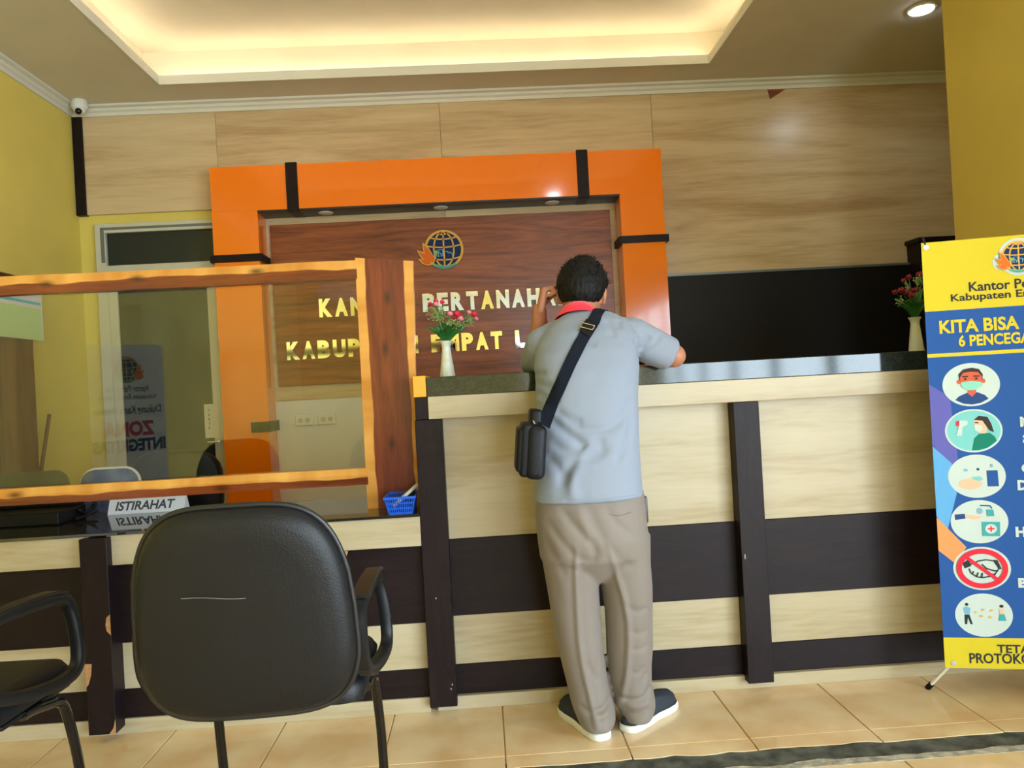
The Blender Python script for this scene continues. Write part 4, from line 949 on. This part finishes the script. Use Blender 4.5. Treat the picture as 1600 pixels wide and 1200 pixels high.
# ------------------------------------------------------------------ second banner, behind the viewer, mirrored in the acrylic
YA = YS + .0205
def virt(px_, py_, Yv): p = at(px_, py_, Yv); return Vector((p.x, 2 * YA - p.y, p.z))
YV = 4.9; c0 = virt(150, 640, YV); c1 = virt(250, 640, YV); zt_ = virt(205, 538, YV).z
ZA = math.radians(130); wB = (c1.x - c0.x) / math.cos(math.radians(50)) * .78; zo = (c0 + c1) / 2 - Vector((math.cos(ZA), math.sin(ZA), 0)) * wB / 2
zb = thing('x_banner', 'white integrity zone banner standing by the left wall behind the viewer', 'banner', (zo.x, zo.y, 0), None, ZA)
b = MB(); b.box(0, wB, 0, .0015, .12, zt_); zc_ = b.local('banner_cloth', PR['cloth'], zb)
def ztext(s, xa, xb, py_b, py_t, mn, bold):
    za = virt(205, py_b, YV).z; zz = virt(205, py_t, YV).z; b = MB()
    put_text(b, s, xa * wB, xb * wB, za, zz, -.001, bold); b.local('lettering', PR[mn], zc_, norm=False)
ztext('Kantor Pertanahan', .22, .78, 612, 602, 'dark', .01); ztext('Kabupaten Empat Lawang', .12, .88, 626, 616, 'dark', .01)
ztext('Dukung Kami Menuju', .06, .94, 650, 634, 'zblue', .02); ztext('ZONA', .16, .84, 682, 658, 'zred', .05); ztext('INTEGRITAS', .02, .98, 706, 686, 'zblue', .05)
b, ms_ = joined(emblem(None, wB / 2, virt(205, 577, YV).z, .085, -.0008)); b.local('emblem', ms_, zc_, norm=False)
for s_ in (0, 1):
    x = s_ * wB; b = MB(); b.tube([(x, .006, zt_ - .01), (wB / 2, .1, .7), (wB - x, .006, .13), (wB - x + (.04 if s_ == 0 else -.04), .08, .006)], .005, 8); b.local('stand_rod', M['alugrey'], zb)

# ------------------------------------------------------------------ person leaning on the counter
def ring(c, hw, hd, u=Vector((1, 0, 0)), v=Vector((0, 1, 0)), n=36, p=2.4):
    out = []
    for k in range(n):
        a_ = 2 * math.pi * k / n; ca, sa = math.cos(a_), math.sin(a_)
        out.append(c + u * (hw * math.copysign(abs(ca) ** (2 / p), ca)) + v * (hd * math.copysign(abs(sa) ** (2 / p), sa)))
    return out
def prow(y, l, r, Y, hd, tilt=0.0, p=2.4, sh=0.0):
    a_ = at(l, y, Y); b2_ = at(r, y, Y); c = (a_ + b2_) / 2; t = math.radians(tilt)
    return ring(c + Vector((0, 0, sh)), (b2_ - a_).length / 2, hd, Vector((1, 0, 0)), Vector((0, math.cos(t), -math.sin(t))), p=p)
person = thing('person', 'person in light grey shirt and khaki trousers leaning on the tall counter', 'person', (.40, 2.45, 0))
def part_mesh(nm, me, par):
    off = par.location.copy(); q_ = par.parent
    while q_: off += q_.location; q_ = q_.parent
    me.transform(Matrix.Translation(-off)); return obj(nm, me, par)
def displace(me, folds, ynormal=True, grain=None):
    """folds: (pixel polyline, depth Y, amplitude, width) pressed into the surface that faces the viewer"""
    F2 = []
    for pts_, Y, amp, wd in folds:
        q_ = [at(x, y, Y) for x, y in pts_]; F2.append(([Vector((v.x, v.z)) for v in smoothpath(q_, 5)] if False else [(v.x, v.z) for v in smoothpath([(p.x, 0, p.z) for p in q_], 4)], amp, wd))
    nr = [v.normal.copy() for v in me.vertices]
    for v in me.vertices:
        n_ = nr[v.index]
        if n_.y > .25: 
            continue
        wgt = min(1, (.25 - n_.y) / .5); d = 0
        for pl_, amp, wd in F2:
            best = 9; bt_ = 0; m_ = len(pl_) - 1
            for i in range(m_):
                ax, az = pl_[i]; bx_, bz_ = pl_[i + 1]; dx, dz = bx_ - ax, bz_ - az; l2 = dx * dx + dz * dz + 1e-12
                t = max(0, min(1, ((v.co.x - ax) * dx + (v.co.z - az) * dz) / l2)); ex_, ez_ = ax + dx * t - v.co.x, az + dz * t - v.co.z
                dd = ex_ * ex_ + ez_ * ez_
                if dd < best: best = dd; bt_ = (i + t) / m_
            if best < (3 * wd) ** 2:
                tap = min(1, bt_ * 5 + .15) * min(1, (1 - bt_) * 5 + .15)
                d += amp * tap * math.exp(-best / (wd * wd))
        if grain: d += grain(v.co)
        v.co += n_ * (d * wgt)

# trousers
tb = MB()
tb.loft([prow(768, 838, 1004, 2.435, .112), prow(800, 836, 1008, 2.43, .122), prow(840, 840, 1012, 2.43, .128), prow(868, 844, 1014, 2.43, .118), prow(880, 862, 1004, 2.43, .095), prow(894, 890, 982, 2.43, .07), prow(906, 915, 958, 2.43, .045)])
LLg = [(835, 846, 938, 2.432, 0.105), (880, 848, 935, 2.432, 0.098), (914, 854, 935, 2.435, 0.088), (947, 860, 937, 2.44, 0.082), (980, 866, 939, 2.445, 0.078), (1013, 873, 942, 2.45, 0.077), (1040, 879, 945, 2.455, 0.077), (1063, 885, 949, 2.46, 0.079), (1090, 891.0, 956.2, 2.462, 0.083), (1106, 896, 960, 2.458, 0.085), (1120, 902, 961, 2.454, 0.086), (1130, 906, 958, 2.45, 0.085)]
RLg = [(835, 928, 1015, 2.432, 0.105), (880, 933, 1015, 2.435, 0.098), (914, 940, 1018, 2.44, 0.088), (947, 945, 1019, 2.448, 0.082), (980, 947, 1019, 2.455, 0.078), (1013, 948, 1019, 2.46, 0.077), (1040, 950, 1017, 2.468, 0.077), (1063, 953, 1017, 2.475, 0.078), (1090, 960.8, 1022.3, 2.482, 0.084), (1100, 965, 1023, 2.488, 0.085), (1110, 968, 1020, 2.486, 0.086), (1117, 970, 1015, 2.484, 0.085)]
for LG in (LLg, RLg): tb.loft([prow(y, l, r, Y, hd, p=2.2) for y, l, r, Y, hd in LG])
tme_ = remesh(tb, 'trousers', .0055, M['trouser'], 8)
displace(tme_, [
    ([(897, 850), (900, 920), (908, 1020), (928, 1113), (935, 1145)], 2.36, 0.0093, 0.0090),
    ([(943, 840), (973, 930), (983, 987), (982, 1053), (975, 1107), (973, 1132)], 2.37, 0.0093, 0.0090),
    ([(875, 790), (895, 820), (925, 850), (930, 875)], 2.32, -0.0060, 0.0145), ([(900, 790), (912, 820), (922, 845)], 2.32, 0.0042, 0.0145), ([(920, 790), (935, 830), (965, 870), (1000, 895)], 2.32, -0.0036, 0.0159),
    ([(945, 790), (965, 820), (1000, 845)], 2.32, -0.0036, 0.0130), ([(853, 812), (880, 850), (905, 873), (925, 875)], 2.32, -0.0048, 0.0130), ([(850, 845), (872, 880), (885, 905)], 2.33, -0.0036, 0.0130),
    ([(900, 884), (915, 880), (930, 868)], 2.34, -0.0048, 0.0087), ([(850, 830), (860, 890), (880, 960)], 2.34, -0.0024, 0.0174),
    ([(975, 945), (995, 955), (1012, 950)], 2.37, -0.0036, 0.0101), ([(983, 985), (1000, 992), (1014, 985)], 2.37, -0.0030, 0.0087), ([(984, 1010), (998, 1016), (1014, 1008)], 2.38, -0.0024, 0.0087), ([(985, 1050), (998, 1052), (1008, 1040)], 2.39, -0.0036, 0.0087),
    ([(912, 1030), (925, 1050), (938, 1068)], 2.38, -0.0030, 0.0101), ([(928, 1110), (945, 1108), (957, 1094)], 2.38, -0.0084, 0.0087), ([(930, 1120), (944, 1118), (958, 1104)], 2.38, 0.0048, 0.0087),
    ([(905, 1105), (918, 1112), (930, 1112)], 2.38, -0.0042, 0.0087), ([(968, 1085), (980, 1094), (1008, 1090), (1018, 1074)], 2.40, -0.0078, 0.0087), ([(975, 1112), (995, 1114), (1012, 1104)], 2.41, -0.0060, 0.0072), ([(995, 1075), (1006, 1060), (1010, 1050)], 2.40, -0.0036, 0.0087), ([(975, 1100), (995, 1103), (1015, 1095)], 2.41, 0.0042, 0.0087)],
    grain=lambda c: .0016 * noise.noise((c.x * 16, c.y * 16, c.z * 9)))
trousers = part_mesh('trousers', tme_, person)
# pocket welt and belt
bv = BVHTree.FromPolygons([v.co + Vector((0.40, 2.45, 0)) for v in tme_.vertices], [tuple(p.vertices) for p in tme_.polygons])
def on(bvh, px_, py_, off):
    d = ray(px_, py_).normalized(); h = bvh.ray_cast(EYE, d)
    return (h[0] + h[1] * off) if h[0] is not None else at(px_, py_, 2.33)
b = MB(); b.tube([on(bv, 952 + 34 * k / 8, 803 + 4 * math.sin(k / 8 * 3.1) - 3 * k / 8, .0006) for k in range(9)], .0018, 6); b.build('pocket_welt', M['trouser'], trousers, 60)

# shirt
sm = MB()
sm.loft([prow(778, 834, 1003, 2.432, .128, 0, 2.6), prow(766, 833, 1002, 2.432, .130, 0), prow(740, 837, 1000, 2.435, .128), prow(700, 838, 998, 2.44, .125), prow(660, 838, 997, 2.45, .122), prow(625, 837, 996, 2.465, .120, 8), prow(595, 836, 997, 2.485, .118, 14), prow(568, 834, 1000, 2.515, .115, 22), prow(545, 838, 1000, 2.55, .108, 30), prow(525, 848, 992, 2.585, .096, 36), prow(512, 862, 976, 2.61, .080, 40), prow(503, 876, 958, 2.63, .062, 42)])
sL = at(850, 540, 2.60); eL = at(838, 566, 2.76); sR = at(985, 524, 2.59); eR = at(1046, 552, 2.60)
sm.capsule(at(872, 524, 2.60), .055, sL, .064); sm.capsule(sL, .066, eL, .060)
sm.capsule(at(958, 516, 2.60), .052, sR, .062); sm.capsule(sR, .064, at(1022, 545, 2.60), .062)
dv = (eR - sR).normalized(); cuffR = at(1046, 554, 2.60); up_ = Vector((0, 0, 1)); u_ = (up_ - dv * up_.dot(dv)).normalized(); v_ = dv.cross(u_)
sm.loft([ring(sR, .064, .064, u_, v_), ring(sR + (cuffR - sR) * .5, .063, .062, u_, v_), ring(cuffR, .058, .056, u_, v_), ring(cuffR + dv * .012, .050, .049, u_, v_)])
sme = remesh(sm, 'shirt', .006, M['shirt'], 10)
displace(sme, [
    ([(858, 655), (880, 672), (905, 690), (918, 700)], 2.31, -0.0130, 0.0159), ([(862, 690), (885, 705), (912, 700), (935, 690), (948, 692)], 2.31, -0.0074, 0.0145), ([(945, 693), (938, 708), (905, 718), (890, 735), (875, 765)], 2.31, -0.0112, 0.0174),
    ([(880, 662), (920, 672), (955, 668), (980, 645), (993, 615)], 2.33, -0.0084, 0.0145), ([(870, 640), (890, 655), (912, 660)], 2.33, -0.0065, 0.0130), ([(990, 640), (985, 680), (972, 705), (960, 722)], 2.34, -0.0074, 0.0130),
    ([(855, 715), (870, 730), (885, 760)], 2.31, -0.0074, 0.0159), ([(925, 690), (905, 722), (893, 755), (900, 785)], 2.31, 0.0074, 0.0174),
    ([(1000, 560), (1010, 535), (1022, 524)], 2.50, -0.0093, 0.0116), ([(996, 572), (1000, 545), (990, 525)], 2.48, -0.0084, 0.0116), ([(945, 500), (952, 515), (950, 530)], 2.52, -0.0056, 0.0130), ([(965, 498), (962, 515)], 2.52, -0.0047, 0.0116), ([(1035, 520), (1025, 535), (1003, 548)], 2.52, -0.0074, 0.0101),
    ([(830, 590), (845, 600), (862, 602)], 2.42, -0.0093, 0.0116), ([(818, 578), (835, 585), (850, 582)], 2.5, -0.0093, 0.0101), ([(838, 612), (855, 622), (875, 622)], 2.40, -0.0065, 0.0116), ([(840, 632), (856, 640)], 2.38, -0.0056, 0.0116), ([(930, 540), (915, 532), (900, 528)], 2.45, -0.0047, 0.0130)],
    grain=lambda c: .0022 * noise.noise((c.x * 11, c.y * 11, c.z * 7)) + .0010 * noise.noise((c.x * 30, c.y * 30, c.z * 18)))
shirt = part_mesh('shirt', sme, person)
sbv = BVHTree.FromPolygons([v.co + Vector((0.40, 2.45, 0)) for v in sme.vertices], [tuple(p.vertices) for p in sme.polygons])
# hem seam and sleeve seams: thin raised stitches
b = MB(); b.tube([on(sbv, 838 + 160 * k / 24, 772 + 8 * math.sin(k / 24 * 3.1), .0002) for k in range(25)], .0009, 5); b.build('hem_seam', M['shirt'], shirt, 60)

# red collar
colr = MB()
def crow(y, l, r, Y, hd, tilt): a_ = at(l, y, Y); b2_ = at(r, y, Y); t = math.radians(tilt); return ring((a_ + b2_) / 2, (b2_ - a_).length / 2, hd, Vector((1, 0, 0)), Vector((0, math.cos(t), -math.sin(t))), 40, 2.1)
o_ = [crow(506, 862, 940, 2.635, .102, 22), crow(496, 868, 934, 2.64, .094, 20), crow(484, 877, 924, 2.65, .080, 16)]
i_ = [crow(484, 880, 921, 2.65, .074, 16), crow(496, 874, 928, 2.64, .074, 20)]
colr.loft(o_ + i_, cap=False); colr.build('collar', M['red'], person, 60)

# body: one continuous skin surface
bm_ = MB()
HC = at(910, 454, 2.70); hx, hy, hz = .076, .094, .108
tiltM = Matrix.Rotation(math.radians(-14), 3, 'X') @ Matrix.Rotation(math.radians(4), 3, 'Y')
turn = Matrix.Rotation(math.radians(-16), 3, 'Z') @ tiltM
def hp(x, y, z): return HC + turn @ Vector((x, y, z))
bm_.ellipsoid(HC, hx, hy, hz, 24, turn)
bm_.ellipsoid(hp(0, .028, -.062), .056, .066, .062, 18, turn)           # jaw
bm_.capsule(hp(0, .085, -.095), .022, hp(0, .07, -.1), .024)               # chin
bm_.capsule(hp(0, .098, .005), .008, hp(0, .112, -.030), .014)          # nose
bm_.capsule(hp(-.02, .096, -.062), .009, hp(.02, .096, -.062), .009)     # mouth
bm_.capsule(hp(-.035, .086, .022), .012, hp(.035, .086, .022), .012)     # brow
for s_ in (-1, 1):
    bm_.ellipsoid(hp(s_ * .079, -.008, -.018), .009, .019, .030, 14, turn @ Matrix.Rotation(s_ * .35, 3, 'Z'))
    bm_.ellipsoid(hp(s_ * .078, -.002, -.043), .008, .010, .012, 12, turn)
bm_.capsule(hp(0, -.02, -.05), .058, at(903, 516, 2.63), .062)               # neck
bm_.capsule(at(903, 516, 2.63), .06, at(915, 560, 2.54), .085); bm_.capsule(at(882, 548, 2.57), .06, at(950, 540, 2.57), .06)
bm_.capsule(at(915, 560, 2.54), .085, at(918, 680, 2.445), .09); bm_.capsule(at(895, 760, 2.435), .075, at(945, 760, 2.435), .075); bm_.capsule(at(918, 680, 2.445), .09, at(919, 770, 2.435), .08)
for LG in (LLg, RLg):
    m0, m1, m2 = LG[0], LG[5], LG[-2]
    A_ = at((m0[1] + m0[2]) / 2, 790, 2.435); B_ = at((m1[1] + m1[2]) / 2, m1[0], m1[3]); C_ = at((m2[1] + m2[2]) / 2, m2[0], m2[3])
    bm_.capsule(A_, .065, B_, .045); bm_.capsule(B_, .045, C_, .033)
# left arm: elbow on the slab, fist against the head
el = at(842, 566, 2.79); el.z = ZS + .046; wr = at(843, 485, 2.745)
bm_.capsule(sL, .045, el, .042); bm_.capsule(el, .042, el + (wr - el) * .4, .038); bm_.capsule(el + (wr - el) * .4, .037, wr, .0255, flat=1.0)
# right arm: elbow over the slab edge, forearm along the slab
er_ = at(1053, 556, 2.605); wr2 = Vector((.36, 2.93, ZS + .034))
mid2 = Vector((er_.x - .06, 2.73, ZS + .043))
bm_.capsule(sR, .048, at(1030, 549, 2.60), .043); bm_.capsule(at(1030, 549, 2.60), .043, er_, .040); bm_.capsule(er_, .041, mid2, .040); bm_.capsule(mid2, .040, wr2, .026)
def hand(w0, fw, pn, th_side, curl, spread=.0185, scale=1.0):
    """palm from the wrist along fw; pn is the palm side normal; fingers curl towards pn"""
    fw = fw.normalized(); pn = (pn - fw * pn.dot(fw)).normalized(); sd = fw.cross(pn).normalized() * th_side
    s_ = scale
    k0 = w0 + fw * .085 * s_
    for q_ in (-1.5, -.5, .5, 1.5): bm_.capsule(w0 + sd * q_ * .012 * s_ + fw * .008, .0145 * s_, k0 + sd * q_ * spread * s_, .0115 * s_)
    for q_, ln in zip((1.5, .5, -.5, -1.5), (.94, 1.04, 1.0, .8)):
        p_ = k0 + sd * q_ * spread * s_; d_ = fw.copy(); ang = 0
        for seg, (l_, r_) in enumerate(((.040, .0092), (.025, .0085), (.020, .0078))):
            ang += curl[seg]; d_ = fw * math.cos(ang) + pn * math.sin(ang); n_ = p_ + d_ * l_ * ln * s_
            bm_.capsule(p_, (r_ + .0006) * s_, n_, r_ * s_, 10); p_ = n_
    t0 = w0 + sd * .024 * s_ + fw * .024 * s_; t1 = t0 + (fw * .6 + sd * .55 + pn * .45).normalized() * .038 * s_; t2 = t1 + (fw * .75 + sd * -.1 + pn * .55).normalized() * .030 * s_; t3 = t2 + (fw * .6 - sd * .5 + pn * .5).normalized() * .022 * s_
    bm_.capsule(t0, .0145 * s_, t1, .0115 * s_); bm_.capsule(t1, .0108 * s_, t2, .0098 * s_); bm_.capsule(t2, .0096 * s_, t3, .0082 * s_)
hf = at(856, 456, 2.74) - wr
hand(wr - Vector((0, 0, .012)), Vector((.22, -.04, 1)), Vector((1, .05, -.2)), 1, (1.15, 1.75, 1.1), .0165, 1.0)
hand(wr2, Vector((-.85, .35, -.12)), Vector((0, .0, -1)), 1, (.35, .45, .3))
bme = remesh(bm_, 'body', .0042, M['skin'], 4)
body = part_mesh('body', bme, person)
for s_ in (-1, 1):
    b = MB(); b.ellipsoid(hp(s_ * .030, .084, .002), .012, .010, .009, 12); ey = b.build('eye', mat('eye_white', rgb(225, 220, 212), .3), body, 60)
    b = MB(); b.ellipsoid(hp(s_ * .030, .0925, .001), .005, .003, .005, 10); b.build('iris', M['blackp'], ey, 60)

# hair: a shell that thins out towards the hairline
hb = MB(); n1, n2_ = 72, 96; R_ = []
for i in range(n1 + 1):
    ph = -math.pi / 2 + math.pi * i / n1; row = []
    for j in range(n2_):
        th = 2 * math.pi * j / n2_
        d = Vector((math.cos(ph) * math.cos(th), math.cos(ph) * math.sin(th), math.sin(ph)))
        # hairline: low at the nape (-y), round the ears, high on the forehead
        back = max(0, -d.y); front = max(0, d.y)
        line_ = -.98 * back ** .6 + .52 * front + .10 * (1 - abs(d.y)) ** 2 - (.10 if abs(d.x) > .8 and d.y < .2 else 0)
        k = max(0, min(1, (d.z - line_) / (.75 if d.y < -.1 else .4)))
        th_k = -.06 + .26 * k ** .55 if k > 0 else -.08
        nzv = noise.noise(d * 7) * .035 + noise.noise(d * 22) * .05 * max(0, d.z) + noise.noise(d * 45) * .018
        rr = 1 + th_k + nzv * min(1, k * 3)
        row.append(HC + turn @ Vector((d.x * hx * rr * 1.03, d.y * hy * rr * .98, d.z * hz * (rr if d.z < 0 else 1 + (rr - 1) * .7))))
    R_.append(row)
hb.loft(R_)
rnd = random.Random(4)
for k in range(420):        # short tufts on the crown and back
    ph = rnd.uniform(.15, 1.5); th = rnd.uniform(0, 2 * math.pi)
    d = Vector((math.cos(ph) * math.cos(th), math.cos(ph) * math.sin(th), math.sin(ph)))
    p_ = HC + turn @ Vector((d.x * hx * 1.17, d.y * hy * 1.12, d.z * hz * 1.08)); n_ = (turn @ d)
    dr = (n_ * .5 + Vector((rnd.gauss(0, .45), rnd.gauss(-.1, .4), rnd.uniform(-.1, .6)))).normalized()
    s_ = dr.cross(n_); s_ = s_.normalized() * .0028 if s_.length > 1e-3 else Vector((.0028, 0, 0)); ln = rnd.uniform(.012, .024)
    a_ = hb.bm.verts.new(p_ - s_); c_ = hb.bm.verts.new(p_ + s_); e_ = hb.bm.verts.new(p_ + dr * ln); f_ = hb.bm.verts.new(p_ - n_ * .004)
    hb.face([a_, c_, e_]); hb.face([a_, e_, f_]); hb.face([c_, f_, e_])
hb.build('hair', M['hair'], person, 70)

# shoes
def shoe(heel, toe, nm):
    h_ = atz(*heel, 0); t_ = atz(*toe, 0); f_ = (t_ - h_).normalized(); s_ = Vector((f_.y, -f_.x, 0)); ln = .272; h_ = h_ + f_ * .0
    prof = [(0, .006), (.004, .018), (.014, .027), (.035, .034), (.08, .037), (.14, .036), (.19, .044), (.225, .045), (.25, .037), (.266, .022), (.272, .006)]
    def lay(z, off):
        L1 = [h_ + f_ * (x + (off * (1 if x > .2 else -1 if x < .02 else 0))) + s_ * (w_ + off) + Vector((0, 0, z)) for x, w_ in prof]
        L2 = [h_ + f_ * (x + (off * (1 if x > .2 else -1 if x < .02 else 0))) - s_ * (w_ + off) + Vector((0, 0, z)) for x, w_ in reversed(prof)]
        return L1 + L2
    b = MB(); up = []
    for z, off in ((.018, -.002), (.03, -.001), (.045, -.004)): up.append(lay(z, off))
    for z, cut, off in ((.058, .245, -.010), (.068, .20, -.016), (.074, .15, -.020), (.076, .12, -.026)):
        up.append([h_ + f_ * (min(x, 1) * cut / .272 + .008) + s_ * sg_ * max(.004, w_ + off) + Vector((0, 0, z)) for sg_, seq in ((1, prof), (-1, list(reversed(prof)))) for x, w_ in seq])
    b.loft(up); sh = b.build('shoe', M['navy'], person, 55)
    b = MB(); b.loft([lay(0.0, .001), lay(.004, .004), lay(.020, .004), lay(.024, .001)]); b.build('sole', M['rubber'], sh, 55)
    b = MB(); b.loft([lay(.0245, .0012), lay(.0262, .0012)]); b.build('welt_line', M['navy'], sh, 55)
shoe((944, 1158), (893, 1115), 'shoe'); shoe((978, 1145), (1044, 1102), 'shoe')
# dark leather pouch edge at the right hip
b = MB(); q0 = at(1004, 778, 2.44); b.box(q0.x - .012, q0.x + .008, 2.40, 2.50, q0.z - .075, q0.z + .01, .006, 2); b.build('belt_pouch', M['belt'], person, 40)

# ------------------------------------------------------------------ shoulder bag
bc = at(838, 700, 2.28)
bag = thing('shoulder_bag', 'black crossbody bag hanging at the left hip of the person', 'bag', (bc.x, bc.y, bc.z - .13))
lean = math.radians(6)
def bagbox(px0, px1, py0, py1, Y0, Y1, bev, seg=4):
    a_ = at(px0, py1, Y0); b2_ = at(px1, py0, Y0); b = MB()
    b.box(a_.x, b2_.x, Y0, Y1, a_.z, b2_.z, bev, seg, Matrix.Translation((a_.x, Y0, b2_.z)) @ Matrix.Rotation(lean, 4, 'Y') @ Matrix.Translation((-a_.x, -Y0, -b2_.z))); return b
bagbox(830, 856, 662, 750, 2.205, 2.365, .02).build('main_body', M['bag'], bag, 45)
bagbox(820, 835, 660, 746, 2.215, 2.36, .012).build('front_pocket', M['bag'], bag, 45)
bagbox(813, 824, 668, 738, 2.22, 2.355, .009).build('outer_pocket', M['blackp'], bag, 45)
bagbox(831, 848, 638, 672, 2.235, 2.35, .010).build('flap', M['blackp'], bag, 45)
b = MB(); z0 = at(833, 657, 2.205); b.tube([z0, z0 + Vector((.004, -.001, -.010))], .0022, 6); b.build('zip_pull', M['metal'], bag, 60)
def strap(ctr, hw, off=.005):
    rows_ = []
    for i, (x, y) in enumerate(ctr):
        p0_, p1_ = ctr[max(i - 1, 0)], ctr[min(i + 1, len(ctr) - 1)]; d = Vector((p1_[0] - p0_[0], p1_[1] - p0_[1])).normalized(); nn = Vector((-d.y, d.x)) * hw
        ra, rb = on(sbv, x + nn.x, y + nn.y, off), on(sbv, x - nn.x, y - nn.y, off); rm = on(sbv, x, y, off)
        rows_.append([ra, rm, rb, rb + Vector((0, .003, 0)), rm + Vector((0, .003, 0)), ra + Vector((0, .003, 0))])
    return rows_
pathpx = [(929, 501), (921, 513), (912, 528), (903, 545), (893, 565), (883, 587), (873, 610), (863, 632)]
pp = [(v.x, v.y) for v in smoothpath([(x, y, 0) for x, y in pathpx], 4)]
rw = strap(pp, 9.5)
endp = at(849, 665, 2.215); hwv = Vector((.019, 0, .006))
last = rw[-1]
for t in (.35, .7, 1.0):
    c_ = ((last[0] + last[2]) / 2).lerp(endp, t); hv = (last[0] - last[2]) / 2
    rw.append([c_ + hv, c_, c_ - hv, c_ - hv + Vector((0, .003, 0)), c_ + Vector((0, .003, 0)), c_ + hv + Vector((0, .003, 0))])
tp0 = rw[0]; over = []
for dy in (.015, .03, .05, .08, .11):
    row_ = []
    for k, p in enumerate(tp0):
        q_ = p + Vector((.022 * dy / .05, dy, 0)); h_ = sbv.ray_cast(Vector((q_.x, q_.y, 2.0)), Vector((0, 0, -1)))
        row_.append(Vector((q_.x, q_.y, (h_[0].z if h_[0] is not None else p.z) + (.005 if k < 3 else .002))))
    over.insert(0, row_)
b = MB(); b.loft(over + rw); b.build('strap', M['strap'], bag, 60)
b = MB()
q4 = [on(sbv, x, y, .0105) for x, y in ((909, 508), (929, 513), (925, 519), (906, 514))]
for k in range(4): b.tube([q4[k], q4[(k + 1) % 4]], .0016, 6)
b.build('buckle', M['metal'], bag, 60)
b = MB(); rp = strap([(925, 507), (920, 514), (914, 524)], 10.5, .0085); b.loft(rp); b.build('strap_end', M['blackp'], bag, 60)
